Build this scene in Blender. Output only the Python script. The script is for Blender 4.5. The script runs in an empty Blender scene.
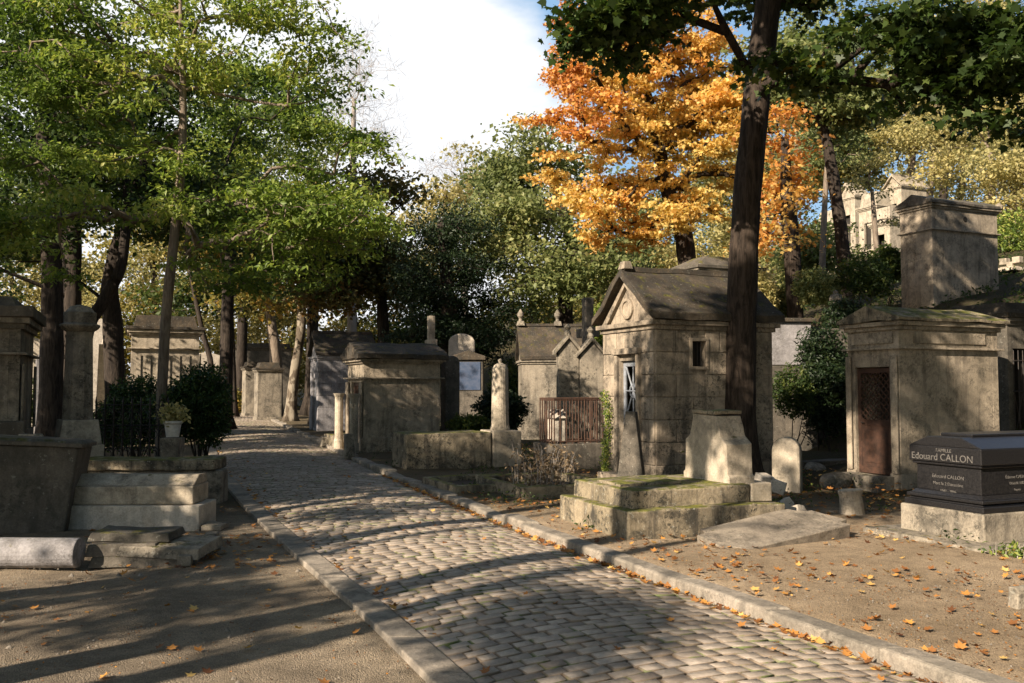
import bpy, bmesh, math, random
import numpy as np
from mathutils import Vector, Matrix, noise as mnoise
random.seed(7); RNG = np.random.default_rng(11)
R = math.radians
scene = bpy.context.scene
col = scene.collection

# ------------------------------------------------------------------ camera, world, sun, exposure
F = 900.0; CH = 1.6; HOR = 387.0; PITCH = math.atan((HOR-341.5)/F)
cam_d = bpy.data.cameras.new("camera"); cam = bpy.data.objects.new("camera", cam_d); col.objects.link(cam)
cam.location = (0, 0, CH); cam.rotation_euler = (R(90)+PITCH, 0, 0)
cam_d.sensor_width = 36; cam_d.lens = F/1024*36; cam_d.clip_end = 2000; cam_d.clip_start = 0.05
scene.camera = cam
SUN_TO = Vector((-.69, -.72, 0)).normalized(); SUN_EL = R(29)
world = bpy.data.worlds.new("World"); scene.world = world; world.use_nodes = True
wn = world.node_tree; wn.nodes.clear()
def W_(t): return wn.nodes.new(t)
sky = W_('ShaderNodeTexSky'); sky.sky_type = 'NISHITA'; sky.sun_disc = False
sky.sun_elevation = SUN_EL; sky.sun_rotation = math.atan2(SUN_TO.x, SUN_TO.y)
sky.air_density = 1.0; sky.dust_density = 0.7
tc = W_('ShaderNodeTexCoord'); mp = W_('ShaderNodeMapping'); mp.inputs['Scale'].default_value = (1.3, 1.3, 3.0)
mp.inputs['Location'].default_value = (0.35, 0.2, 0.4)
nz = W_('ShaderNodeTexNoise'); nz.inputs['Scale'].default_value = 1.5; nz.inputs['Detail'].default_value = 7; nz.inputs['Roughness'].default_value = .55
cr = W_('ShaderNodeValToRGB'); cr.color_ramp.elements[0].position = .5; cr.color_ramp.elements[1].position = .63
mx = W_('ShaderNodeMix'); mx.data_type = 'RGBA'; mx.inputs['B'].default_value = (7.7, 7.85, 8.1, 1)
bg = W_('ShaderNodeBackground'); bg.inputs['Strength'].default_value = 0.064; wo = W_('ShaderNodeOutputWorld')
wn.links.new(tc.outputs['Generated'], mp.inputs['Vector']); wn.links.new(mp.outputs['Vector'], nz.inputs['Vector'])
dotn = W_('ShaderNodeVectorMath'); dotn.operation = 'DOT_PRODUCT'; dotn.inputs[1].default_value = Vector((-.42, .9, .1)).normalized()   # the cloud bank stands over the end of the road
mr = W_('ShaderNodeMapRange'); mr.interpolation_type = 'SMOOTHSTEP'; mr.inputs['From Min'].default_value = .78; mr.inputs['From Max'].default_value = .93; mr.inputs['To Min'].default_value = -.28; mr.inputs['To Max'].default_value = .2
mm = W_('ShaderNodeMath'); mm.operation = 'ADD'
wn.links.new(tc.outputs['Generated'], dotn.inputs[0]); wn.links.new(dotn.outputs['Value'], mr.inputs['Value']); wn.links.new(mr.outputs['Result'], mm.inputs[1])
wn.links.new(nz.outputs['Fac'], mm.inputs[0]); wn.links.new(mm.outputs[0], cr.inputs['Fac']); wn.links.new(cr.outputs['Color'], mx.inputs['Factor'])
veil = W_('ShaderNodeMix'); veil.data_type = 'RGBA'; veil.inputs['B'].default_value = (2.6, 4.4, 6.6, 1); vr = W_('ShaderNodeMapRange'); vr.interpolation_type = 'SMOOTHSTEP'   # thin high veil low in the same part of the sky
vr.inputs['From Min'].default_value = .5; vr.inputs['From Max'].default_value = .85; vr.inputs['To Max'].default_value = .8
wn.links.new(dotn.outputs['Value'], vr.inputs['Value']); wn.links.new(vr.outputs['Result'], veil.inputs['Factor']); wn.links.new(sky.outputs['Color'], veil.inputs['A'])
wn.links.new(veil.outputs['Result'], mx.inputs['A']); wn.links.new(mx.outputs['Result'], bg.inputs['Color']); wn.links.new(bg.outputs['Background'], wo.inputs['Surface'])
sd = bpy.data.lights.new("sun", 'SUN'); sd.energy = 5.0; sd.angle = R(.55); sd.color = (1, .85, .69)
sun = bpy.data.objects.new("sun", sd); col.objects.link(sun)
sv = Vector((SUN_TO.x*math.cos(SUN_EL), SUN_TO.y*math.cos(SUN_EL), math.sin(SUN_EL)))
sun.rotation_euler = sv.to_track_quat('Z', 'Y').to_euler(); sun.location = sv*80
scene.view_settings.view_transform = 'Standard'; scene.view_settings.look = 'None'
scene.view_settings.gamma = 1; scene.view_settings.use_curve_mapping = False; scene.view_settings.exposure = 1.12
cy = scene.cycles; cy.max_bounces = 4; cy.diffuse_bounces = 2; cy.glossy_bounces = 2; cy.transmission_bounces = 3; cy.transparent_max_bounces = 4
cy.use_denoising = True; cy.sample_clamp_indirect = 6

SHADE_ROW = [(-10.0, 4.4, 5.0, 1.4, 70, 'small low crowned tree off the left edge by the path'), (-9.2, 5.0, 10.5, 2.4, 150, 'tree of the path row off the left edge, nearest the camera'), (-10.5, -.6, 9, 2.3, 14, 'broad tree beyond the path off the left edge'),
             (-12.6, 6.4, 10, 2.8, 260, 'dense tree of the path row off the left edge, second'), (-14.5, 9.5, 10, 3., 260, 'dense tree of the path row off the left edge, third'), (-11, 11, 9.5, 2.6, 220, 'tree of the path row off the left edge, beside the fourth grave'),
             (-6.6, .2, 8.5, 1.7, 10, 'bare tree of the path row behind the camera at left'), (-9.5, -5.5, 8.5, 2.2, 24, 'tree of the path row furthest behind the camera'), (-17.5, 13, 10.5, 3.2, 220, 'tall dense tree at the far end of the path row'),
             (-15, 4, 9.5, 2.8, 260, 'dense tree in the second row off the left edge, nearest'), (-5.2, 2.6, 13.5, 2.4, 110, 'tall thin crowned tree standing on the path left of the camera'),
             (11.8, 8.6, 13, 3.8, 260, 'unseen tall tree added to block the sky just off the right edge beyond the black tomb'), (12.5, 1, 13, 4.4, 300, 'unseen tall tree added to block the sky to the right of the camera'), (6.5, -4, 13, 4.4, 300, 'unseen tall tree added to block the sky behind the camera at right'), (17, 11, 14, 4.4, 260, 'unseen tall tree added to block the sky on the slope off the right edge'), (5.5, 4.5, 14, 3.6, 260, 'unseen high crowned tree added to block the sky right beside the camera'), (1.5, -9, 14, 4.2, 240, 'unseen tall tree added to block the sky straight behind the camera'), (13, -9, 14, 5, 300, 'unseen tall tree added to block the sky far behind the camera at right'),  # unseen trees at right and rear, added to block sky light
             (-18.5, 7.5, 11, 3.2, 240, 'tall dense tree in the third row off the left edge')]

# ------------------------------------------------------------------ measuring helpers
def pt(px, py, Y):                         # world point seen at a pixel at distance Y in front
    a = (px-512)/F; b = (341.5-py)/F; c, s = math.cos(PITCH), math.sin(PITCH)
    d = Vector((a, c-b*s, s+b*c)); k = Y/d.y
    return Vector((d.x*k, Y, CH+d.z*k))
def gx(px, Y): return (px-512)/F*Y         # close enough near the horizon
def zz(py, Y): return pt(512, py, Y).z
def yb(py, z=0): return F*(CH-z)/(py-HOR)  # distance of a ground pixel
TH = math.atan(.43); NX, NY = math.cos(TH), math.sin(TH)    # plots are square to the road: x' across, y' along it
LY = [-60, 4.86, 6.37, 7.78, 10.07, 12.4, 17.3, 26, 38, 60, 90, 400]
LX = [27.7, -.19, -.82, -1.48, -2.49, -3.5, -5.5, -8.6, -12.6, -20.5, -32, -150]
RY = [-60, 4.86, 6.89, 8.0, 9.66, 11.5, 14.1, 18.2, 26.7, 42, 60, 90, 400]
RX = [30.1, 2.24, 1.34, .88, .17, -.52, -1.52, -3.0, -5.95, -11.2, -17.5, -29, -147]
def XL(y): return np.interp(y, LY, LX)
def XR(y): return np.interp(y, RY, RX)
def sdist(x, y): return (x-2.24)*NX+(y-4.86)*NY
def H(x, y):
    x = np.asarray(x, float); y = np.asarray(y, float)
    s = sdist(x, y); k = np.clip((x-XR(y)-.02)/.16, 0, 1)
    z = .09*k
    z = z+np.clip(s-9.6, 0, 6.6)*.57+np.clip(s-16.2, 0, 45)*.27
    return z
def Hf(x, y): return float(H(x, y))

# ------------------------------------------------------------------ mesh helpers
def box(bm, x0, x1, y0, y1, z0, z1, tx=0, ty=0):
    v = [bm.verts.new(p) for p in ((x0,y0,z0),(x1,y0,z0),(x1,y1,z0),(x0,y1,z0),(x0+tx,y0+ty,z1),(x1-tx,y0+ty,z1),(x1-tx,y1-ty,z1),(x0+tx,y1-ty,z1))]
    for f in ((0,3,2,1),(4,5,6,7),(0,1,5,4),(1,2,6,5),(2,3,7,6),(3,0,4,7)): bm.faces.new([v[i] for i in f])
    return v
def prism(bm, pts, a0, a1, axis='x'):
    def mk(p, a): return (a, p[0], p[1]) if axis == 'x' else ((p[0], a, p[1]) if axis == 'y' else (p[0], p[1], a))
    A = [bm.verts.new(mk(p, a0)) for p in pts]; B = [bm.verts.new(mk(p, a1)) for p in pts]
    n = len(pts); bm.faces.new(A[::-1]); bm.faces.new(B)
    for i in range(n): bm.faces.new((A[i], A[(i+1) % n], B[(i+1) % n], B[i]))
def lathe(bm, prof, n=20, c=(0,0,0), flute=0, square=False):
    rings = []
    for r, z in prof:
        ring = []
        for i in range(n):
            a = 2*math.pi*(i+.5)/n; rr = r*(1-flute*(i % 2))
            ring.append(bm.verts.new((c[0]+rr*math.cos(a), c[1]+rr*math.sin(a), c[2]+z)))
        rings.append(ring)
    for A, B in zip(rings, rings[1:]):
        for i in range(n): bm.faces.new((A[i], A[(i+1) % n], B[(i+1) % n], B[i]))
    bm.faces.new(rings[0][::-1]); bm.faces.new(rings[-1])
def tube(bm, pts, rad, n=8):
    pts = [Vector(p) for p in pts]; rings = []
    if not hasattr(rad, '__len__'): rad = [rad]*len(pts)
    for i, p in enumerate(pts):
        d = (pts[min(i+1, len(pts)-1)]-pts[max(i-1, 0)]).normalized()
        u = d.cross(Vector((0,0,1))) if abs(d.z) < .9 else d.cross(Vector((0,1,0)))
        u.normalize(); v = d.cross(u)
        rings.append([bm.verts.new(p+(u*math.cos(2*math.pi*k/n)+v*math.sin(2*math.pi*k/n))*rad[i]) for k in range(n)])
    for A, B in zip(rings, rings[1:]):
        for k in range(n): bm.faces.new((A[k], A[(k+1) % n], B[(k+1) % n], B[k]))
    bm.faces.new(rings[0][::-1]); bm.faces.new(rings[-1])
def wallx(bm, x0, x1, y0, y1, z0, z1, hole=None):      # wall with its length along y; hole=(ya,yb,za,zb)
    if not hole: box(bm, x0, x1, y0, y1, z0, z1); return
    a, b, c, d = hole
    box(bm, x0, x1, y0, a, z0, z1); box(bm, x0, x1, b, y1, z0, z1)
    if d < z1: box(bm, x0, x1, a, b, d, z1)
    if c > z0: box(bm, x0, x1, a, b, z0, c)
def wally(bm, y0, y1, x0, x1, z0, z1, hole=None):
    if not hole: box(bm, x0, x1, y0, y1, z0, z1); return
    a, b, c, d = hole
    box(bm, x0, a, y0, y1, z0, z1); box(bm, b, x1, y0, y1, z0, z1)
    if d < z1: box(bm, a, b, y0, y1, d, z1)
    if c > z0: box(bm, a, b, y0, y1, z0, c)
def rough(bm, cuts, amp, fr=2.5, seed=0):
    if cuts: bmesh.ops.subdivide_edges(bm, edges=bm.edges[:], cuts=cuts, use_grid_fill=True)
    o = Vector((seed*3.1, seed*1.7, seed))
    for v in bm.verts:
        v.co += mnoise.noise_vector(v.co*fr+o)*amp+mnoise.noise_vector(v.co*fr*4+o)*amp*.35
def obj(name, bm, mat, parent=None, bev=.008, loc=None, rotz=None, smooth=False):
    bmesh.ops.recalc_face_normals(bm, faces=bm.faces)
    me = bpy.data.meshes.new(name); bm.to_mesh(me); bm.free()
    o = bpy.data.objects.new(name, me); col.objects.link(o); me.materials.append(mat)
    if smooth:
        for p in me.polygons: p.use_smooth = True
    if parent: o.parent = parent
    if loc is not None: o.location = loc
    if rotz is not None: o.rotation_euler = (0, 0, rotz)
    if bev:
        m = o.modifiers.new("bevel", 'BEVEL'); m.width = bev; m.segments = 2; m.limit_method = 'ANGLE'; m.angle_limit = R(40)
    return o
def tag(o, label, cat, group=None, kind=None):
    if label: o['label'] = label
    if cat: o['category'] = cat
    if group: o['group'] = group
    if kind: o['kind'] = kind
    return o
def thing(name, label, cat, loc, rotz=0, group=None, tilt=(0, 0)):
    o = bpy.data.objects.new(name, None); col.objects.link(o); o.empty_display_size = .2
    o.location = loc; o.rotation_euler = (tilt[0], tilt[1], rotz)
    return tag(o, label, cat, group)
def struct(o): o['kind'] = 'structure'; return o
def B(): return bmesh.new()

# ------------------------------------------------------------------ materials
class NT:
    def __init__(s, name):
        s.m = bpy.data.materials.new(name); s.m.use_nodes = True; s.t = s.m.node_tree; s.t.nodes.clear()
        s.out = s.n('ShaderNodeOutputMaterial')
    def n(s, t, **k):
        x = s.t.nodes.new(t)
        for a, b in k.items(): setattr(x, a, b)
        return x
    def l(s, a, b): s.t.links.new(a, b)
    def val(s, sock, v):
        if hasattr(v, 'is_output') or hasattr(v, 'node'): s.l(v, sock)
        else: sock.default_value = v
    def noise(s, vec, scale, detail=5, rough=.6, dist=0):
        x = s.n('ShaderNodeTexNoise'); s.l(vec, x.inputs['Vector']); x.inputs['Scale'].default_value = scale
        x.inputs['Detail'].default_value = detail; x.inputs['Roughness'].default_value = rough; x.inputs['Distortion'].default_value = dist
        return x.outputs['Fac']
    def ramp(s, f, a, b, v0=0., v1=1.):
        x = s.n('ShaderNodeMapRange'); s.l(f, x.inputs['Value']); x.interpolation_type = 'SMOOTHSTEP'
        for i, v in zip(('From Min','From Max','To Min','To Max'), (a, b, v0, v1)): x.inputs[i].default_value = v
        return x.outputs['Result']
    def math(s, op, a, b=0.):
        x = s.n('ShaderNodeMath', operation=op); s.val(x.inputs[0], a); s.val(x.inputs[1], b); return x.outputs[0]
    def mix(s, f, a, b, mode='MIX'):
        x = s.n('ShaderNodeMix', data_type='RGBA', blend_type=mode)
        s.val(x.inputs['Factor'], f)
        for k, v in (('A', a), ('B', b)):
            if isinstance(v, tuple): x.inputs[k].default_value = v+(1,) if len(v) == 3 else v
            else: s.l(v, x.inputs[k])
        return x.outputs['Result']
    def coords(s, stretch=None):
        c = s.n('ShaderNodeTexCoord').outputs['Object']
        oi = s.n('ShaderNodeObjectInfo').outputs['Random']
        a = s.n('ShaderNodeVectorMath', operation='ADD'); s.l(c, a.inputs[0])
        cb = s.n('ShaderNodeCombineXYZ'); m = s.math('MULTIPLY', oi, 37.); s.l(m, cb.inputs[0]); s.l(m, cb.inputs[1]); s.l(cb.outputs[0], a.inputs[1])
        return a.outputs[0]
    def scaled(s, v, sc):
        m = s.n('ShaderNodeMapping'); s.l(v, m.inputs['Vector']); m.inputs['Scale'].default_value = sc; return m.outputs['Vector']
    def finish(s, color, rough=.85, bump=None, bs=.3, bd=.01, spec=.3, metallic=0):
        p = s.n('ShaderNodeBsdfPrincipled'); s.val(p.inputs['Roughness'], rough); p.inputs['Specular IOR Level'].default_value = spec; p.inputs['Metallic'].default_value = metallic
        if isinstance(color, tuple): p.inputs['Base Color'].default_value = color+(1,)
        else: s.l(color, p.inputs['Base Color'])
        if bump is not None:
            b = s.n('ShaderNodeBump'); b.inputs['Strength'].default_value = bs; b.inputs['Distance'].default_value = bd; s.l(bump, b.inputs['Height']); s.l(b.outputs['Normal'], p.inputs['Normal'])
        s.l(p.outputs[0], s.out.inputs['Surface']); return s.m

def stone(name, c, c2, moss=.3, stain=.5, lichen=.3, rgh=.88, scale=1., bs=.6, spec=.25, mc1=(.035,.036,.01), mc2=(.15,.135,.03)):
    c = (c[0]*1.03, c[1], c[2]*.98); c2 = (c2[0]*1.03, c2[1], c2[2]*.98); t = NT(name); v = t.coords()
    n1 = t.noise(v, 1.3*scale, 6, .6); n2 = t.noise(v, 9*scale, 6, .7); n3 = t.noise(v, 55*scale, 3, .6)
    cc = t.mix(t.ramp(n1, .35, .68), c, c2)
    cc = t.mix(.55, cc, t.mix(t.ramp(n2, .3, .75), (.62,.6,.58), (1.25,1.22,1.18)), 'MULTIPLY')
    cc = t.mix(.35, cc, t.mix(t.ramp(n3, .3, .7), (.6,.6,.6), (1.3,1.3,1.3)), 'MULTIPLY')
    geo = t.n('ShaderNodeNewGeometry'); sp = t.n('ShaderNodeSeparateXYZ'); t.l(geo.outputs['Normal'], sp.inputs[0]); up = sp.outputs['Z']
    # weather streaks on upright faces, grime patches everywhere
    st = t.noise(t.scaled(v, (5, 5, .55)), 1.2, 5, .65)
    grime = t.noise(v, 2.6*scale, 8, .72, .4)
    f = t.math('MULTIPLY', t.ramp(st, .47, .68), stain); cc = t.mix(f, cc, (.05,.045,.038))
    f = t.math('MULTIPLY', t.ramp(grime, .47, .66), min(1, stain*1.1)); cc = t.mix(f, cc, (.045,.042,.034))
    sk = t.noise(v, 17*scale, 8, .8, .5); big2 = t.noise(v, 1.7*scale, 4, .6)
    f = t.math('MULTIPLY', t.math('MULTIPLY', t.ramp(sk, .5, .57), t.ramp(big2, .42, .6)), min(1, stain*1.3)); cc = t.mix(f, cc, (.04,.038,.03))
    li = t.noise(v, 14*scale, 4, .7)
    f = t.math('MULTIPLY', t.ramp(li, .6, .68), lichen); cc = t.mix(f, cc, (.42,.41,.34))
    if moss:
        mo = t.noise(v, 3.3*scale, 7, .75, .3)
        up2 = t.ramp(up, .25, .8)
        f = t.math('MULTIPLY', t.ramp(mo, .66-.3*moss, .76-.27*moss), up2)
        mc = t.mix(t.ramp(n2, .35, .7), mc1, mc2)
        cc = t.mix(f, cc, mc)
    h = t.math('ADD', t.math('MULTIPLY', n2, .8), t.math('MULTIPLY', n3, .3))
    return t.finish(cc, rgh, h, bs, .02, spec)

M = {}
M['cream'] = stone('cream limestone', (.47,.42,.33), (.38,.34,.26), .4, .35, .3)
M['white'] = stone('pale limestone', (.58,.54,.46), (.5,.46,.38), .15, .18, .2)
M['grey'] = stone('grey weathered stone', (.31,.28,.22), (.22,.2,.16), .45, .6, .35)
M['dark'] = stone('blackened stone', (.15,.135,.11), (.09,.085,.07), .5, .5, .3)
M['mossy'] = stone('mossy stone', (.33,.285,.2), (.2,.175,.12), .8, .85, .5, scale=1.3, mc1=(.06,.07,.013), mc2=(.2,.19,.035))
M['roof'] = stone('mossy roof stone', (.095,.078,.055), (.035,.03,.024), .42, .75, .3, scale=1.8, bs=1.)
M['wall'] = stone('sandstone ashlar', (.37,.32,.245), (.27,.23,.175), .2, .6, .25)
M['wall2'] = stone('smooth rendered stone', (.40,.35,.27), (.32,.28,.21), .2, .45, .12)
M['blue'] = stone('cool grey stone', (.32,.32,.33), (.25,.25,.26), .2, .35, .15)
M['slab'] = stone('worn grey slab', (.27,.24,.19), (.2,.175,.14), .1, .4, .2)
M['kerb'] = stone('kerb granite', (.32,.29,.24), (.24,.22,.18), .1, .35, .2, scale=1.6)
def plain(name, c, c2, rgh=.6, sc=12, met=0, bs=.3, spec=.4):
    t = NT(name); v = t.coords(); n = t.noise(v, sc, 5, .7)
    return t.finish(t.mix(t.ramp(n, .35, .65), c, c2), rgh, n, bs, .004, spec, met)
M['granite'] = plain('black polished granite', (.009,.009,.01), (.022,.021,.021), .32, 60, bs=.05, spec=.35)
M['rust'] = plain('rusted iron', (.075,.036,.019), (.035,.02,.014), .8, 20)
M['iron'] = plain('dark iron', (.018,.018,.018), (.05,.035,.025), .6, 20)
M['paint'] = plain('grey white door paint', (.3,.33,.37), (.2,.21,.22), .5, 9)
M['wood'] = plain('brown door metal', (.075,.038,.024), (.035,.02,.014), .6, 10)
M['letter'] = plain('worn silver lettering', (.15,.14,.125), (.07,.066,.06), .5, 40)
M['plaque'] = plain('blue grey plaque', (.045,.07,.12), (.08,.1,.15), .4, 8)
M['pot'] = plain('white ceramic', (.6,.58,.52), (.45,.43,.38), .6, 14)
M['soil'] = plain('dark soil', (.035,.025,.018), (.06,.045,.03), .95, 18, bs=.8)
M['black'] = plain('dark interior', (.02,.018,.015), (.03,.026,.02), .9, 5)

def bark(name, c, c2, patch=None):
    t = NT(name); v = t.n('ShaderNodeTexCoord').outputs['Object']
    w = t.noise(t.scaled(v, (1, 1, .16)), 16, 6, .7, .6); n = t.noise(v, 3, 5, .6)
    cc = t.mix(t.ramp(w, .35, .65), c, c2)
    if patch: cc = t.mix(t.ramp(t.noise(t.scaled(v, (1, 1, .5)), 4.5, 3, .5), .48, .54), cc, patch)
    cc = t.mix(.4, cc, t.mix(n, (.5,.5,.5), (1.3,1.3,1.3)), 'MULTIPLY')
    return t.finish(cc, .92, w, 1., .03, .2)
M['bark'] = bark('furrowed brown bark', (.016,.012,.009), (.062,.046,.034))
M['bark_dark'] = bark('dark bark', (.02,.016,.013), (.06,.047,.036))
M['bark_pale'] = bark('flaking plane bark', (.07,.055,.04), (.15,.12,.085), (.25,.215,.16))
M['bark_grey'] = bark('smooth grey bark', (.13,.1,.075), (.27,.22,.165))
M['twig'] = bark('bare pale twigs', (.25,.22,.19), (.36,.32,.28))

def leafmat(name, stops, transl=.38, rgh=.5):
    t = NT(name); a = t.n('ShaderNodeAttribute', attribute_name='tint'); r = t.n('ShaderNodeValToRGB'); t.l(a.outputs['Fac'], r.inputs['Fac'])
    e = r.color_ramp.elements
    while len(e) < len(stops): e.new(.5)
    for i, s_ in enumerate(stops): e[i].position = s_[0]; e[i].color = s_[1]+(1,)
    p = t.n('ShaderNodeBsdfPrincipled'); p.inputs['Roughness'].default_value = rgh; p.inputs['Specular IOR Level'].default_value = .3
    tr = t.n('ShaderNodeBsdfTranslucent'); mxs = t.n('ShaderNodeMixShader'); mxs.inputs[0].default_value = transl
    hs = t.n('ShaderNodeHueSaturation'); hs.inputs['Value'].default_value = 1.5; hs.inputs['Saturation'].default_value = 1.1; t.l(r.outputs[0], hs.inputs['Color'])
    t.l(r.outputs[0], p.inputs['Base Color']); t.l(hs.outputs[0], tr.inputs['Color'])
    t.l(p.outputs[0], mxs.inputs[1]); t.l(tr.outputs[0], mxs.inputs[2]); t.l(mxs.outputs[0], t.out.inputs['Surface']); return t.m
G = {}
G['green'] = leafmat('fresh green leaves', [(0,(.045,.08,.018)), (.45,(.14,.205,.04)), (.8,(.28,.33,.07)), (1,(.46,.43,.12))])
G['mid'] = leafmat('mid green leaves', [(0,(.02,.04,.012)), (.6,(.05,.08,.02)), (1,(.12,.14,.03))])
G['dark'] = leafmat('dark evergreen leaves', [(0,(.008,.018,.007)), (.7,(.018,.034,.011)), (1,(.035,.05,.015))], .15)
G['olive'] = leafmat('olive turning leaves', [(0,(.07,.08,.02)), (.5,(.15,.145,.04)), (.8,(.27,.21,.05)), (1,(.38,.22,.06))])
G['yellow'] = leafmat('yellow green leaves', [(0,(.16,.17,.06)), (.5,(.36,.32,.13)), (1,(.56,.47,.2))])
G['orange'] = leafmat('orange maple leaves', [(0,(.36,.14,.05)), (.2,(.6,.28,.085)), (.5,(.68,.42,.12)), (1,(.68,.57,.2))], .42)
G['greygreen'] = leafmat('grey green leaves', [(0,(.07,.1,.035)), (.5,(.17,.2,.07)), (.85,(.28,.29,.11)), (1,(.38,.34,.13))])
G['maple'] = leafmat('dark maple leaves', [(0,(.018,.036,.009)), (.6,(.04,.07,.015)), (.93,(.09,.12,.025)), (1,(.3,.17,.03))], .3)
G['rusty'] = leafmat('brown red leaves', [(0,(.04,.05,.015)), (.6,(.1,.09,.028)), (1,(.24,.13,.04))])
G['hedge'] = leafmat('hedge leaves', [(0,(.015,.035,.01)), (.7,(.035,.07,.018)), (1,(.09,.13,.03))], .2)
G['twigs'] = leafmat('fine bare twigs', [(0,(.2,.17,.14)), (1,(.36,.32,.27))], 0)
G['dry'] = leafmat('dry stalks', [(0,(.1,.07,.04)), (1,(.3,.22,.13))], .2)
G['litter'] = leafmat('fallen leaves', [(0,(.12,.05,.02)), (.35,(.3,.13,.04)), (.7,(.55,.26,.06)), (1,(.62,.42,.14))], .2, .7)

# ------------------------------------------------------------------ foliage
T_OVAL = (np.array([(0,0,0),(.4,.23,.07),(1,0,-.08),(.4,-.23,.07)]), [(0,1,2),(0,2,3)])
T_CLUMP = (np.array([(0,0,0),(.45,.36,.1),(1,0,-.1),(.5,-.33,.1)]), [(0,1,2),(0,2,3)])
_mp = [(0,0,0),(.12,.3,.05),(.02,.52,.0),(.36,.36,.04),(.55,.62,-.03),(.62,.24,.03),(1,0,-.08),(.62,-.24,.03),(.55,-.62,-.03),(.36,-.36,.04),(.02,-.52,0),(.12,-.3,.05)]
T_MAPLE = (np.array(_mp), [(0,1,2,3),(0,3,4,5),(0,5,6,7),(0,7,8,9),(0,9,10,11)])
T_SPRAY = (np.array([(0,0,0),(.5,.1,.03),(1,0,-.05),(.5,-.1,.03)]), [(0,1,2),(0,2,3)])
T_TWIG = (np.array([(0,.006,0),(.55,.012,.05),(1,0,.12),(.55,-.0,.05)]), [(0,1,2),(0,2,3)])
def np_mesh(name, V, faces_idx, sizes, tint=None):
    me = bpy.data.meshes.new(name); me.vertices.add(len(V)); me.vertices.foreach_set('co', V.astype(np.float32).ravel())
    me.loops.add(len(faces_idx)); me.loops.foreach_set('vertex_index', faces_idx.astype(np.int32))
    me.polygons.add(len(sizes)); st = np.concatenate([[0], np.cumsum(sizes)[:-1]])
    me.polygons.foreach_set('loop_start', st.astype(np.int32)); me.polygons.foreach_set('loop_total', sizes.astype(np.int32))
    me.update(calc_edges=True)
    if tint is not None:
        a = me.attributes.new('tint', 'FLOAT', 'POINT'); a.data.foreach_set('value', tint.astype(np.float32))
    return me
def leaf_mesh(name, pos, size, tpl, tint, up=1.0, droop=.0, rng=RNG, flat=None):
    n = len(pos); tv, tf = tpl
    nrm = rng.normal(size=(n,3))*.75; nrm[:,2] += up; nrm /= np.linalg.norm(nrm, axis=1)[:,None]
    d = rng.normal(size=(n,3)); d[:,2] -= droop*2; d -= (d*nrm).sum(1)[:,None]*nrm; d /= np.linalg.norm(d, axis=1)[:,None]
    e = np.cross(nrm, d); sz = (size*rng.uniform(.65,1.25,n))[:,None,None]
    V = pos[:,None,:]+sz*(tv[None,:,0:1]*d[:,None,:]+tv[None,:,1:2]*e[:,None,:]+tv[None,:,2:3]*nrm[:,None,:]*1.)
    k = len(tv); base = np.arange(n)*k
    fi = np.concatenate([np.array(f) for f in tf]); sizes = np.tile(np.array([len(f) for f in tf]), n)
    idx = (base[:,None]+fi[None,:]).ravel()
    return np_mesh(name, V.reshape(-1,3), idx, sizes, np.repeat(tint, k))
def frustums(A, Bp, ra, rb, n=5):
    A = np.array(A); Bp = np.array(Bp); ra = np.array(ra); rb = np.array(rb)
    d = Bp-A; L = np.linalg.norm(d, axis=1)+1e-9; d = d/L[:,None]
    ref = np.tile(np.array([0,0,1.]), (len(A),1)); ref[np.abs(d[:,2]) > .9] = (1,0,0)
    u = np.cross(d, ref); u /= np.linalg.norm(u, axis=1)[:,None]; v = np.cross(d, u)
    an = np.arange(n)*2*math.pi/n; c, s = np.cos(an), np.sin(an)
    ring = u[:,None,:]*c[None,:,None]+v[:,None,:]*s[None,:,None]
    Va = A[:,None,:]+ring*ra[:,None,None]; Vb = Bp[:,None,:]+ring*rb[:,None,None]+d[:,None,:]*(ra*.3)[:,None,None]
    V = np.concatenate([Va, Vb], 1).reshape(-1,3)
    q = np.array([[k, (k+1) % n, n+(k+1) % n, n+k] for k in range(n)]).ravel()
    idx = (np.arange(len(A))[:,None]*2*n+q[None,:]).ravel()
    return V, idx, np.full(len(A)*n, 4)
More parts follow.
